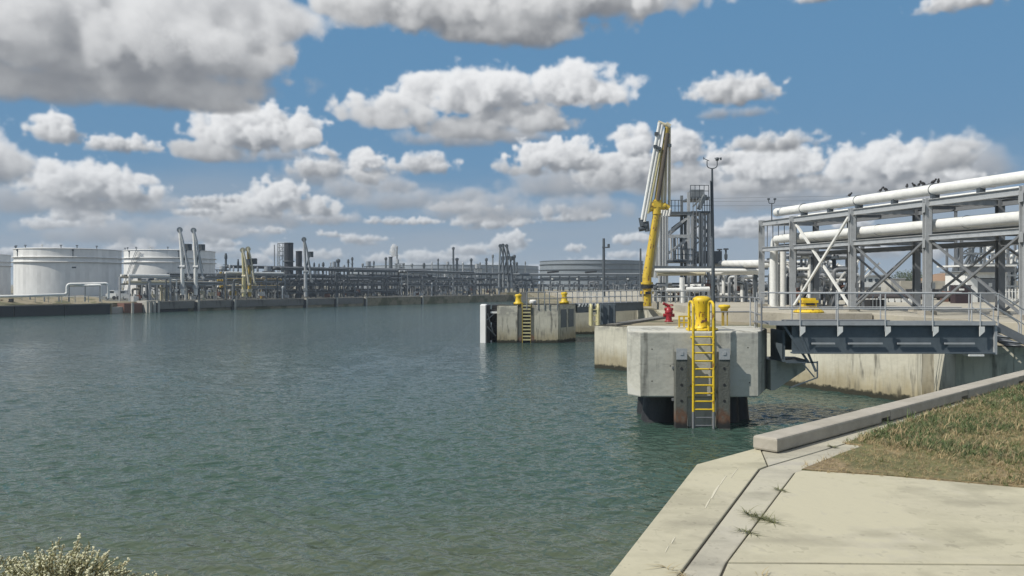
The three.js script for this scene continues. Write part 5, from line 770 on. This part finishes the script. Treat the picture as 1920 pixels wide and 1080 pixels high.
// ---------------------------------------------------------------- the far shore: dock wall, tanks, arms, stacks, racks
{
  const dockAt = (px) => { const r = (px - 960) / F, t = (72 + 113 * r) / (68 - 98 * r); return [-72 + 68 * t, 113 + 98 * t]; };
  const zD = (px, b = 0) => dockAt(px)[1] + b, FY = 1.75, u = [0.57, 0.82], nrm = [-0.82, 0.57];   // along the dock, and back from it
  const LP = (px, back) => { const d = dockAt(px); return [d[0] + nrm[0] * back, d[1] + nrm[1] * back]; };
  const end = dockAt(985);
  structure('far_ground', prism([[end[0] + 1, end[1] + 0.5], dockAt(295).map((v, i) => v + nrm[i] * 0.4), LP(290, 2.5), LP(232, 3), dockAt(210).map((v, i) => v + nrm[i] * 0.3), [dockAt(210)[0] - u[0] * 190, dockAt(210)[1] - u[1] * 190], [-900, 60], [-2500, 900], [-1500, 4500], [2500, 4500], [2600, 900], [40, 260]], -1, FY - 0.12), M.land);
  structure('yard_surface', prism([dockAt(984), dockAt(300), LP(300, 30), LP(232, 60), LP(600, 160), LP(984, 120)].map((p, i) => i < 2 ? [p[0] + nrm[0] * 1.1, p[1] + nrm[1] * 1.1] : p), FY - 0.2, FY - 0.03), M.yard);
  // dock wall in bays, with pilasters
  const wall = (label, p0, p1, bays, h, m, pil) => {
    const a = dockAt(p0), b = dockAt(p1), t = thing('dock_wall', label, 'dock wall', V(a[0], 0, -a[1])), P = (f, v) => [mix(a[0], b[0], f) + nrm[0] * v, mix(a[1], b[1], f) + nrm[1] * v];
    for (let i = 0; i < bays.length - 1; i++) part(t, 'wall_panel', prism([P(bays[i] + 0.002, 0), P(bays[i + 1] - 0.002, 0), P(bays[i + 1] - 0.002, 1), P(bays[i] + 0.002, 1)], 0.5, h, 0.03), m);
    part(t, 'painted_shadow_base', prism([P(0, 0.35), P(1, 0.35), P(1, 0.9), P(0, 0.9)], -1, 0.5), M.dockDark);  // near-black base paints the shadow below the panels
    if (pil) for (let i = 0; i < bays.length; i++) { const f = bays[i]; if (f < 0.999) { part(t, 'pilaster', prism([P(f + 0.001, -0.28), P(f + 0.0045, -0.28), P(f + 0.0045, 0.3), P(f + 0.001, 0.3)], -0.5, h + 0.15), M.dockPale); part(t, 'fender_strip', prism([P(f - 0.003, -0.18), P(f + 0.0008, -0.18), P(f + 0.0008, 0.2), P(f - 0.003, 0.2)], -0.5, h - 0.2), M.black); } }
    return t;
  };
  const frac = (list, p0, p1) => { const a = dockAt(p0), b = dockAt(p1), L = Math.hypot(b[0] - a[0], b[1] - a[1]); return list.map((p) => { const d = dockAt(p); return Math.hypot(d[0] - a[0], d[1] - a[1]) / L; }); };
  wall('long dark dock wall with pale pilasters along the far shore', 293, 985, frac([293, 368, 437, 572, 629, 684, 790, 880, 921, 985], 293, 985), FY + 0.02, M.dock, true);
  { // the darker lower wall in front of the white tanks
    const a = dockAt(207), b = [a[0] - u[0] * 70, a[1] - u[1] * 70], t = thing('dock_wall', 'low black timber faced bank wall in front of the white tanks', 'dock wall', V(a[0], 0, -a[1])), P = (f, v) => [mix(a[0], b[0], f) + nrm[0] * v, mix(a[1], b[1], f) + nrm[1] * v];
    for (let i = 0; i < 10; i++) part(t, 'wall_panel', prism([P((i + 0.99) / 10, 0), P((i + 0.01) / 10, 0), P((i + 0.01) / 10, 0.8), P((i + 0.99) / 10, 0.8)], -1, 1.45, 0.03), M.dockDark);
    part(t, 'cap_strip', prism([P(1, -0.1), P(0, -0.1), P(0, 1), P(1, 1)], 1.455, 1.6), M.dock);
    const c = thing('landing_stage', 'broken pale concrete landing between the two dock walls', 'landing', V(...[dockAt(240)[0], FY, -dockAt(240)[1]]));
    for (const [p0, p1, h, bk, m] of [[209, 238, 1.0, 1.2, M.dockPale], [238, 272, 1.55, 0.8, M.redBrown], [274, 291, 1.9, -0.2, M.dockPale]]) { const A = LP(p0, bk), B = LP(p1, bk), C = LP(p1, bk + 3), D = LP(p0, bk + 3); part(c, 'block', prism([A, B, C, D], -0.6, h, 0.05), m); }
    for (const px of [246, 279, 287]) { const A = LP(px, -0.4); part(c, 'pile', tube(V(A[0], -1, -A[1]), V(A[0], 1.7, -A[1]), 0.22, 10), M.dockPale); }
    // grassy bank in front of the tanks
    const q = (px, bk) => LP(px, bk), berm = new THREE.BufferGeometry(), A = q(215, 1.2), dirx = u, n = 40, pos = []; const G = (s, v, h) => { const x = A[0] - dirx[0] * s + nrm[0] * v, z = A[1] - dirx[1] * s + nrm[1] * v; return [x, h + 0.25 * noise3(x * 0.7, z * 0.7, 1), -z]; };
    for (let i = 0; i < n; i++) { const s0 = i * 1.7, s1 = s0 + 1.7; const rows = [[0.2, 1.5], [5, 2.5], [9, 2.6], [14, 1.7]]; for (let k = 0; k < 3; k++) { const [v0, h0] = rows[k], [v1, h1] = rows[k + 1]; pos.push(...G(s0, v0, h0), ...G(s0, v1, h1), ...G(s1, v0, h0), ...G(s1, v0, h0), ...G(s0, v1, h1), ...G(s1, v1, h1)); } }
    berm.setAttribute('position', new THREE.Float32BufferAttribute(pos, 3)); berm.computeVertexNormals(); const bm = mat('berm', [1, 1, 1], { map: scaled(landTex, 9), roughness: 1, side: THREE.DoubleSide }); structure('bank', berm, bm);
  }
  const X = xAt, Y = yAt;
  // storage tanks
  function tank(label, pl, pr, pTop, z, m, rings, o = {}) {
    const r = (pr - pl) / 2 * z / F, zc = z + r * 0.9, x = X((pl + pr) / 2, zc) , R_ = (pr - pl) / 2 / F * zc * Math.cos(Math.atan(((pl + pr) / 2 - 960) / F)) - (o.fine ? 0.25 : 0), top = Y(pTop, z), t = thing(o.name ?? 'storage_tank', label, 'storage tank', V(x, FY, -zc)), h = top - FY;
    part(t, 'shell', new THREE.CylinderGeometry(R_, R_, h, 72, 1, true).translate(x, FY + h / 2, -zc), m);
    part(t, 'roof', new THREE.ConeGeometry(R_ * 1.0, h * 0.055, 72).translate(x, top + h * 0.0275 - 0.02, -zc), m);
    for (const f of rings) part(t, 'ring', lathe([[R_ - 0.02, -0.13], [R_ + 0.4, -0.12], [R_ + 0.4, 0.1], [R_ - 0.02, 0.13]], x, FY + h * f, -zc, 72), o.ring ?? m);
    part(t, 'rim', lathe([[R_ - 0.02, -0.16], [R_ + 0.14, -0.15], [R_ + 0.14, 0.02], [R_ - 0.02, 0.08]], x, top, -zc, 72), o.ring ?? m);
    if (o.fine) {
      const rr = rng(o.seed); for (let i = 0; i < 7; i++) { const a = -2.75 + i * 0.36 + 0.1 * rr(), px = x + Math.cos(a) * R_ * 0.97, pz = -zc - Math.sin(a) * R_ * 0.97; part(t, 'roof_vent', [box(0.16, 0.5 + 0.5 * (i % 2), 0.16, px, top + 0.3, pz), box(0.4, 0.2, 0.4, px, top + 0.7, pz)], i === 3 ? M.white : M.steel); }
      for (const a of [-2.2, -1.0]) { const px = x + Math.cos(a) * (R_ + 0.1), pz = -zc - Math.sin(a) * (R_ + 0.1); part(t, 'nozzle', [box(0.35, 0.4, 0.3, px, top - 0.4, pz), tube(V(px, top - 0.5, pz), V(px, FY + h * 0.8, pz), 0.08, 6)], M.steel); }
      part(t, 'name_plate', box(0.9, 0.35, 0.06, x + Math.cos(-0.98) * (R_ + 0.02), FY + h * 0.6, -zc - Math.sin(-0.98) * (R_ + 0.02), 0.6), M.steel);
    }
    if (o.stair) { const st = []; for (let i = 0; i < 30; i++) { const a = o.stair + i * 0.017, y = FY + h * (0.02 + i / 31); st.push(box(0.9, 0.06, 0.3, x + Math.cos(a) * (R_ + 0.5), y, -zc - Math.sin(a) * (R_ + 0.5), -a)); if (i) for (const q of [0.1, 1.1]) st.push(bar(V(x + Math.cos(a) * (R_ + 0.95), y + q, -zc - Math.sin(a) * (R_ + 0.95)), V(x + Math.cos(a - 0.017) * (R_ + 0.95), y + q - h / 31, -zc - Math.sin(a - 0.017) * (R_ + 0.95)), 0.1, 0.12)); } part(t, 'spiral_stair', st, M.steelMid); }
  }
  tank('large white storage tank nearest the picture edge standing whole beside the white pipe loop', 26, 233, 465, 190, M.tank, [0.82, 0.72], { fine: true, seed: 1 });
  tank('white storage tank with a spiral stair behind the two pale loading arms', 232, 407, 468, 225, M.tank, [0.82, 0.72], { fine: true, seed: 2, stair: -2.35 });
  tank('white storage tank cut off by the picture edge', -170, 25, 474, 205, M.tank, [0.82, 0.72], { fine: true, seed: 3 });
  tank('wide storage tank coloured grey for cloud shade with ringed shell behind the utility pole', 1012, 1205, 488, 330, M.tankGrey, [0.88, 0.7, 0.45, 0.2], { ring: M.steel });
  tank('broad low tank coloured pale grey for cloud shade behind the triple loading arms', 690, 1010, 497, 400, M.tankShadePale, [0.85, 0.62, 0.35], { ring: M.tankGrey });
  tank('lower tank in painted cloud shade grey left of the broad one, behind the pipe racks', 655, 800, 505, 360, M.tankShadePale, [0.8, 0.5], { ring: M.tankGrey });
  // white pipe loop on the bank
  const loop = thing('pipe_loop', 'white goal shaped pipe loop standing in front of the white tank', 'pipe', V(X(165, 121), FY, -121)), lz = 121;
  part(loop, 'pipe', run([at(-5, 556, lz - 6), at(60, 554.5, lz - 4), at(126, 552, lz), at(126, 533, lz), at(203, 531.5, lz + 2), at(203, 560, lz + 2)], 0.21, 0.5, 10), M.white); part(loop, 'pipe', run([at(130, 536, lz + 0.6), at(190, 534.5, lz + 1), at(190, 560, lz + 1)], 0.17, 0.4, 8), M.white);
  for (const [a, b] of [[57, 555], [84, 554], [111, 553], [130, 536], [160, 535], [188, 535]]) part(loop, 'support', box(0.16, Y(b, lz) - 2.0, 0.16, X(a, lz), (Y(b, lz) + 2.0) / 2, -lz + 0.1), M.steelMid);
  const hr = thing('railing', 'low pale railing along the far bank at the picture edge', 'railing', V(X(40, 118), FY, -118)); part(hr, 'rail', bar(at(-20, 557, 118), at(200, 556, 121.5), 0.08, 0.08), M.white); for (let i = 0; i < 9; i++) part(hr, 'post', box(0.1, 1.0, 0.1, X(-10 + i * 25, 119.5), 2.4, -119.6), M.dockPale);
  const valve = thing('valve_stand', 'dark valve stand on the far bank at the edge of the picture', 'valve', V(X(18, 117), FY, -117)); part(valve, 'body', [bar(at(12, 572, 117), at(22, 562, 117), 0.3, 0.3), box(0.5, 0.5, 0.4, X(21, 117), Y(563, 117), -117)], M.black); part(valve, 'stem', tube(at(2, 574, 117), at(3, 562, 117), 0.12, 6), M.redBrown);
  for (const [px, lab, m] of [[212, 'white parked van at the foot of the second white tank', M.white], [232, 'pale sedan parked right of the white van by the tank', M.galv]]) { // small far vehicles
    const z = 150, x = X(px, z), v = thing('parked_vehicle', lab, 'vehicle', V(x, FY, -z)); part(v, 'body', [box(1.9, 0.75, 1.7, x, FY + 0.75, -z), upright([[-0.75, 0], [0.7, 0], [0.5, 0.6], [-0.6, 0.6]], 1.5, new THREE.Matrix4().makeTranslation(x, FY + 1.12, -z))], m); part(v, 'window', box(1.0, 0.4, 0.02, x, FY + 1.4, -z + 0.77), M.glass); for (const s of [-0.6, 0.6]) part(v, 'wheel', tube(V(x + s, FY + 0.35, -z + 0.8), V(x + s, FY + 0.35, -z + 0.9), 0.35, 12), M.black);
  }
  // marine loading arms of the far berths
  function arm(label, px, pb, pt, back, m, m2, lean, group) {
    const z = zD(px, back), a = thing('loading_arm', label, 'loading arm', V(X(px, z), FY, -z)), p = (x, y, d = 0) => at(x, y, z + d), hgt = pb - pt, k = hgt / 120;
    part(a, 'riser', tube(p(px, pb), p(px, pb - hgt * 0.42), 0.34, 10), m); part(a, 'swivel', [tube(p(px - 4 * k, pb - hgt * 0.42), p(px + 5 * k, pb - hgt * 0.42), 0.36, 10), box(0.8, 0.6, 0.8, X(px, z), Y(pb - hgt * 0.12, z), -z)], m2);
    part(a, 'inboard_arm', tube(p(px, pb - hgt * 0.42), p(px + lean, pt + 2), 0.26, 10), m); part(a, 'outboard_arm', [tube(p(px + lean, pt + 2, -0.5), p(px + lean + 6 * k, pt + hgt * 0.2, -0.5), 0.2, 8), tube(p(px + lean + 6 * k, pt + hgt * 0.2, -0.5), p(px + 12 * k, pb - hgt * 0.28, -0.5), 0.18, 8)], m2);
    part(a, 'sheave', tube(p(px + lean, pt + 3, -0.5), p(px + lean, pt + 3, 0.5), 0.5, 14), m2); part(a, 'counterweight', [tube(p(px, pb - hgt * 0.42, 0.4), p(px + 9 * k, pb - hgt * 0.75, 0.4), 0.16, 8), box(1.0, 1.1, 0.8, X(px + 9 * k, z), Y(pb - hgt * 0.72, z), -z - 0.4)], M.steel);
    part(a, 'tie_cable', tube(p(px + lean + 2, pt + 4, 0.2), p(px + 14 * k, pb - hgt * 0.36, 0.2), 0.05, 5), M.steel); part(a, 'coupler', tube(p(px + 10 * k, pb - hgt * 0.28), p(px + 15 * k, pb - hgt * 0.24), 0.28, 8), m2);
  }
  arm('pale loading arm standing first in front of the second white tank', 342, 553, 428, 5, M.white, M.galv, -5);
  arm('pale loading arm just right of its twin at the tank edge', 367, 553, 429, 5, M.white, M.galv, -4);
  arm('yellowish loading arm left one of the pair beyond the tanks', 457, 556, 466, 5, M.paleYellow, M.cream, -2);
  arm('more yellow loading arm right one of the pair beyond the tanks', 468, 556, 464, 5, M.ochre, M.cream, -3);
  arm('tall slim grey loading arm right of the dark stacks', 573, 556, 446, 4, M.galv, M.steelMid, -3);
  arm('first dark loading arm of the group of three', 936, 552, 458, 5, M.steelMid, M.steel, 2);
  arm('middle dark loading arm of the group of three', 944, 552, 457, 5, M.steelMid, M.steel, -1);
  arm('last dark loading arm of the group of three', 953, 552, 458, 5, M.steelMid, M.steel, -3);
  // stacks, columns, poles
  const stack = (name, label, px, pt, w, back, m, o = {}) => {
    const z = zD(Math.min(px, 960), back), x = X(px, z), r = w / 2 * z / F, y1 = Y(pt, z), t = thing(name, label, o.cat ?? 'stack', V(x, FY, -z)); part(t, 'shell', tube(V(x, FY, -z), V(x, y1, -z), r, o.seg ?? 20, r * (o.taper ?? 1)), m);
    if (w > 6) { part(t, 'rim', lathe([[r * 0.9, 0.01], [r * 1.04, 0.01], [r * 1.04, 0.35], [r * 0.9, 0.35]], x, y1, -z, 20), m); part(t, 'platform', lathe([[r, 0], [r * 1.25, 0.02], [r * 1.25, 0.25], [r, 0.27]], x, mix(FY, y1, 0.66), -z, 20), M.steel); part(t, 'base_skirt', lathe([[r * 1.06, 0], [r * 1.06, (y1 - FY) * 0.22], [r * 0.9, (y1 - FY) * 0.22]], x, FY, -z, 20), M.dockPale); }
    else if (o.top) part(t, 'head', [lathe([[0, 0], [r * 1.25, 0.1], [r * (1.1 + 0.5 * hash3(px | 0, 3, 1)), 0.9], [r * 0.5, 1.2], [0, 1.3]], x, y1 - 0.4 - 1.2 * hash3(px | 0, 1, 1), -z, 10), box(r * 3.2, 0.14, r * 3.2, x, mix(FY, y1, 0.62 + 0.3 * hash3(px | 0, 2, 2)), -z)], m);
    return t;
  };
  stack('furnace_stack', 'wide black furnace stack, taller of the two', 541.5, 458, 16.5, 30, M.stack); stack('furnace_stack', 'narrower black furnace stack beside the taller one', 560.5, 473.5, 11.5, 32, M.stack);
  stack('mast', 'thin dark mast left of the lattice tower and black stacks', 514.5, 459, 1.8, 22, M.steelMid, { cat: 'mast', seg: 8 });
  { const z = zD(527, 22), t = thing('lattice_tower', 'slim pale lattice tower touching the wide black stack', 'tower', V(X(527, z), FY, -z)), y1 = Y(456, z), w = 0.55; for (const sx of [-w, w]) for (const sz of [-w, w]) part(t, 'leg', box(0.14, y1 - FY, 0.14, X(527, z) + sx, (y1 + FY) / 2, -z + sz), M.steelMid); for (let i = 0; i < 11; i++) { const ya = mix(FY, y1, i / 11), yb = mix(FY, y1, (i + 1) / 11), s = i % 2 ? 1 : -1; part(t, 'brace', bar(V(X(527, z) - w * s, ya, -z + w + 0.08), V(X(527, z) + w * s, yb, -z + w + 0.08), 0.1, 0.12), M.galv); } const cage = []; for (let i = 0; i < 4; i++) { const g = new THREE.TorusGeometry(0.7, 0.06, 6, 12); g.rotateX(1.57); g.translate(X(527, z), y1 - i * 0.9, -z); cage.push(g); } part(t, 'ladder_cage', cage, M.galv); }
  [[423.5, 475, 4.5, 40, 'dark bulging process column right of the second white tank'], [446.5, 486, 3.2, 30, 'short dark column left of the yellow loading arms'], [606, 492, 4, 70, 'short curved grey vent left of the broad racks'], [634, 489, 6, 80, 'small ball topped dark vessel above the pipe rack'], [653, 486, 3.5, 110, 'left dark chimney of the short twin pair'], [660.5, 482, 3.5, 112, 'right dark chimney of the short twin pair, taller'], [701, 489, 2.5, 120, 'lone thin vent between the twin pairs'], [723.5, 485, 4, 140, 'dark chimney left of the square stack'], [732.5, 483, 8, 142, 'squat square dark stack below the flare steam'], [744.5, 462, 3, 142, 'tall thin flare with ball top'], [795, 493, 4.5, 130, 'stubby dark vent right of the flare'], [821.5, 487, 3, 140, 'stubby vent beyond the pale tank rim'], [850, 465, 4.2, 150, 'tall grey process column alone on the skyline'], [857, 485, 5, 150, 'lower round vessel hugging the tall grey column'], [883.5, 487, 4.5, 120, 'dark vent left of the triple arms'], [912, 488, 4, 60, 'dark valve tower before the broad tank'], [964, 480, 5, 60, 'dark bulky column right of the triple arms'], [969, 492, 3.5, 62, 'small dark column right of the bulky one'], [589, 494, 3, 60, 'short dark vent just right of the slim grey arm']]
    .forEach(([px, pt, w, bk, lab]) => stack('process_column', lab, px, pt, w, bk, px > 740 && px < 746 ? M.galv : M.steel, { cat: 'column', seg: 12, top: true, taper: 0.85 }));
  // pipe racks and berth equipment, bay after bay; dark steel colours stand for cloud shade
  function rack(label, p0, p1, pTop, back, levels, o = {}) {
    const A = LP(p0, back), B = LP(p1, back), L = Math.hypot(B[0] - A[0], B[1] - A[1]), n = Math.max(2, Math.round(L / (o.bay ?? 5))), t = thing('pipe_rack', label, 'pipe rack', V(A[0], FY, -A[1])), R = rng(o.seed ?? 1), top = Y(pTop, (A[1] + B[1]) / 2), wd = o.depth ?? 3;
    const P = (f, v, y) => V(mix(A[0], B[0], f) + nrm[0] * v, y, -(mix(A[1], B[1], f) + nrm[1] * v)), ms = o.mats ?? [M.steel, M.steelMid, M.galvDark, M.galv];
    for (let i = 0; i <= n; i++) for (const v of [0, wd]) part(t, 'column', box(0.24, top - FY, 0.24, ...(() => { const q = P(i / n, v, (top + FY) / 2); return [q.x, q.y, q.z]; })()), o.frame ?? M.steel);
    for (let k = 0; k < levels; k++) { const y = mix(FY, top, 1 - k * 0.27); for (const v of [0, wd]) part(t, 'beam', bar(P(0, v - 0.02, y - 0.12), P(1, v - 0.02, y - 0.12), 0.2, 0.28), o.frame ?? M.steel); for (let i = 0; i < 4; i++) { const v = wd * (0.12 + 0.25 * i), f0 = R() < 0.3 ? R() * 0.4 : 0, f1 = R() < 0.3 ? 0.6 + 0.4 * R() : 1; part(t, 'pipe', tube(P(f0, v, y + 0.22), P(f1, v, y + 0.22), 0.12 + 0.14 * R(), 8), ms[Math.floor(R() * ms.length)]); } }
    for (let i = 0; i < n; i++) if (R() < 0.55) { const v = wd * R(), s = R() < 0.5; part(t, 'brace', bar(P(i / n, 0.05, s ? FY + 0.3 : top - 1), P((i + 1) / n, 0.05, s ? top - 1 : FY + 0.3), 0.12, 0.14), o.frame ?? M.steel); void v; }
    for (let i = 0; i < n * (o.clutter ?? 2.2); i++) { const f = R(), v = -1.5 + (wd + 2) * R(), h = FY + 0.8 + (top - FY) * 0.75 * R(), q = P(f, v, FY), r = 0.1 + 0.12 * R(), mm = ms[Math.floor(R() * ms.length)]; part(t, 'riser', run([q, V(q.x, h, q.z), P(Math.min(1, Math.max(0, f + (R() - 0.5) * 3 / L)), v, h)], r, 0.3, 6), mm); }
    for (let i = 0; i < n * (o.clutter ?? 2.2) * 0.6; i++) { const q = P(R(), -1.2 + (wd + 1) * R(), FY + 0.2 + 1.3 * R()), s = 0.4 + 0.9 * R(); part(t, 'valve', [box(s, s * 0.7, s * 0.6, q.x, q.y, q.z), box(0.14, 0.8, 0.14, q.x, q.y + 0.5, q.z)], R() < 0.12 ? M.redBrown : ms[Math.floor(R() * ms.length)]); }
    if (o.lamps) for (let i = 0; i < o.lamps; i++) { const q = P((i + 0.5) / o.lamps, -0.3, mix(FY, top, 0.72)); part(t, 'lamp_housing', box(0.5, 0.32, 0.3, q.x, q.y, q.z), M.white); }
  }
  const pale = [M.white, M.cream, M.galv, M.steelMid, M.dockPale, M.steel];
  rack('pale berth pipework on posts below the two pale loading arms', 268, 345, 519, 4, 2, { seed: 31, mats: pale, frame: M.galv, clutter: 4 });
  rack('pale valves and pipes between the pale and the yellow arms', 345, 452, 521, 5, 2, { seed: 32, mats: pale, frame: M.steelMid, clutter: 3.4 });
  rack('cluttered berth pipework between yellow arms and black stacks', 462, 572, 514, 6, 3, { seed: 33, mats: [M.white, M.galv, M.steelMid, M.steel, M.ochre], frame: M.steelMid, clutter: 3 });
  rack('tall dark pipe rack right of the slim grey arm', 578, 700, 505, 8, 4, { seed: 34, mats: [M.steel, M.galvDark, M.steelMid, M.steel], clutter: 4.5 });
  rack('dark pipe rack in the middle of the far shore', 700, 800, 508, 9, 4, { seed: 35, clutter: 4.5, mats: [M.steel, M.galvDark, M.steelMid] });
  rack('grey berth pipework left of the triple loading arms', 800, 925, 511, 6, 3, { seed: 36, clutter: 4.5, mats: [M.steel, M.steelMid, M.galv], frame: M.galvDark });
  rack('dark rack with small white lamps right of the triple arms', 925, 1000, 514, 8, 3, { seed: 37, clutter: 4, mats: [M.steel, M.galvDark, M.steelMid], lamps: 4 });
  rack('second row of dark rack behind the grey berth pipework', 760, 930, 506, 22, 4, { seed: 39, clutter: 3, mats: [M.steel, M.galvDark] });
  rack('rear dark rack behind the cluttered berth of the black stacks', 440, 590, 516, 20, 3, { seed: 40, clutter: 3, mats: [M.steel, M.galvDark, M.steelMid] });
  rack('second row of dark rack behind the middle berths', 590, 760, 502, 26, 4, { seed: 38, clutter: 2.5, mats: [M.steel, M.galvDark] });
  rack('low cluttered pump yard behind the pale berth valves', 360, 470, 527, 14, 2, { seed: 51, clutter: 6, mats: [M.steelMid, M.galv, M.steel, M.cream], frame: M.galvDark });
  rack('pale pipework hiding the feet of the black stacks', 485, 600, 520, 14, 2, { seed: 52, clutter: 6, mats: [M.galv, M.steelMid, M.steel, M.white], frame: M.galvDark });
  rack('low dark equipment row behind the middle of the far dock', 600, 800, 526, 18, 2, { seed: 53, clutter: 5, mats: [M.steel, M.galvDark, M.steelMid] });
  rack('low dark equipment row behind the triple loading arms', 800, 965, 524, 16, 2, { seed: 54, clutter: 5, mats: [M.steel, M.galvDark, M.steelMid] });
  [[431, 497, 2.6, 30, M.galv, 'slim pale column right of the bulging one'], [438, 503, 2, 26, M.galv, 'thin pale vent between the short columns'], [483, 505, 3, 24, M.steelMid, 'grey vessel just right of the yellow arms'], [497, 498, 2, 28, M.galv, 'thin pale vent left of the dark mast'], [598, 498, 2.5, 40, M.steelMid, 'grey vent close to the curved one'], [620, 495, 2, 60, M.galv, 'pale vent between curved vent and ball vessel'], [645, 497, 4, 90, M.tankShadePale, 'stout pale vessel left of the twin chimneys'], [680, 497, 3, 100, M.steelMid, 'grey vent right of the twin chimneys'], [757, 494, 3, 130, M.steelMid, 'grey vent right of the flare, near'], [772, 497, 5, 130, M.tankShadePale, 'pale squat column right of the flare'], [810, 494, 2, 130, M.galv, 'thin pale vent on the low tank skyline'], [868, 494, 2.5, 120, M.galv, 'pale vent right of the tall grey column'], [900, 495, 2.5, 100, M.steelMid, 'grey vent left of the dark valve tower'], [924, 478, 3, 60, M.steelMid, 'grey mast touching the triple arms'], [985, 490, 2.2, 80, M.steelMid, 'grey vent before the wide ringed tank']]
    .forEach(([px, pt, w, bk, m, lab]) => stack('process_column', lab, px, pt, w, bk, m, { cat: 'column', seg: 10, top: true, taper: 0.9 }));
  const unit = (label, px, pt, w, bk, lv, m, seed) => { // open process structure with floors, rails and vessels
    const z = zD(px, bk), x = X(px, z), hw = w / 2 * z / F, y1 = Y(pt, z), R = rng(seed), t = thing('process_structure', label, 'steel structure', V(x, FY, -z));
    for (const sx of [-hw, 0, hw]) for (const dz of [0, 3]) part(t, 'column', box(0.22, y1 - FY, 0.22, x + sx, (y1 + FY) / 2, -z - dz), m);
    for (let i = 1; i <= lv; i++) { const y = mix(FY, y1, i / lv) - 0.1; part(t, 'floor', box(2 * hw + 0.5, 0.16, 3.4, x, y, -z - 1.5), M.steel); part(t, 'handrail', [bar(V(x - hw, y + 1, -z), V(x + hw, y + 1, -z), 0.07, 0.07), bar(V(x - hw, y + 0.5, -z), V(x + hw, y + 0.5, -z), 0.06, 0.06)], m); const s = R() < 0.5 ? -1 : 1; part(t, 'brace', bar(V(x - hw * s, y - (y1 - FY) / lv, -z + 0.02), V(x + hw * s, y, -z + 0.02), 0.12, 0.14), m); const q = x + (R() - 0.5) * hw; part(t, 'vessel', tube(V(q, y - 0.1, -z - 1.5), V(q, y + 0.6 + 1.3 * R(), -z - 1.5), 0.4 + 0.4 * R(), 12), R() < 0.5 ? M.galv : M.tankShadePale); }
  };
  unit('pale open process structure between the second tank and yellow arms', 412, 505, 12, 26, 3, M.galv, 1); unit('grey process structure left of the thin dark mast', 500, 508, 12, 24, 3, M.steelMid, 2); unit('tallish process structure right of the curved grey vent', 626, 500, 16, 50, 4, M.steelMid, 3); unit('pale process structure left of the lone vent', 690, 499, 12, 70, 3, M.galv, 4); unit('grey process structure below the flare', 748, 494, 14, 110, 5, M.steelMid, 5); unit('grey process structure left of the tall column', 838, 496, 12, 110, 4, M.steelMid, 6); unit('pale low process structure left of the triple arms', 896, 503, 12, 50, 3, M.galv, 7);
  { // steam at the flare
    const z = zD(738, 142), t = thing('steam_plume', 'small white puff of steam by the flare', 'steam', at(737, 470, z)), R = rng(8), gs = []; for (let i = 0; i < 9; i++) { const g = new THREE.IcosahedronGeometry(0.7 + 0.9 * R(), 2); g.translate(X(738 + (R() - 0.5) * 6, z), Y(478 - i * 2.2, z), -z + (R() - 0.5)); gs.push(g); } part(t, 'puff', gs, mat('steam', [0.8, 0.8, 0.8], { roughness: 1, transparent: true, opacity: 0.22 }));
  }
  { // the dark rack that goes on behind the second dolphin and the catwalk
    const z0 = 222, z1 = 215, t = thing('pipe_rack', 'long dark pipe rack ending the basin behind the catwalk', 'pipe rack', at(965, 545, z0)), R = rng(44), P = (f, v, y) => V(mix(X(962, z0), X(1215, z1), f), y, -mix(z0, z1, f) - v);
    for (let i = 0; i <= 14; i++) for (const v of [0, 3]) { const q = P(i / 14, v, 0); part(t, 'column', box(0.26, 5.0, 0.26, q.x, LY + 2.3, q.z), M.steel); }
    for (const y of [7.0, 5.6, 4.0]) { for (const v of [0, 3]) part(t, 'beam', bar(P(0, v, y), P(1, v, y), 0.25, 0.34), M.steel); for (let i = 0; i < 3; i++) part(t, 'pipe', tube(P(0, 0.6 + i * 0.8, y + 0.34), P(1, 0.6 + i * 0.8, y + 0.34), 0.14 + 0.1 * R(), 8), R() < 0.4 ? M.steelMid : M.galvDark); }
    for (let i = 0; i < 60; i++) { const q = P(R(), -1.5 * R(), LY), h = LY + 0.8 + 2.2 * R(); part(t, 'riser', run([q, V(q.x, h, q.z), V(q.x + (R() - 0.5) * 2, h, q.z)], 0.1 + 0.14 * R(), 0.3, 6), [M.steel, M.steelMid, M.galvDark, M.galvDark][Math.floor(4 * R())]); }
    for (let i = 0; i < 5; i++) { const q = P((i + 0.6) / 5.4, -0.4, 5.0); part(t, 'lamp_housing', box(0.5, 0.34, 0.3, q.x, 6.0, q.z), M.white); }
    for (const px of [1036, 1107]) part(t, 'cable_rack', bar(at(px - 10, 511, z1 - 1), at(px + 12, 509, z1 - 1), 0.4, 0.5), M.black);
    const w = thing('dock_wall', 'dark end wall closing the basin behind the second dolphin', 'dock wall', at(985, 560, 214)); for (let i = 0; i < 8; i++) part(w, 'wall_panel', box(4.1, 3.2, 0.6, X(978, 214.5) + 2 + i * 4.15, 0.9, -214.8), M.dock);
  }
}
renderer.render(scene, camera);
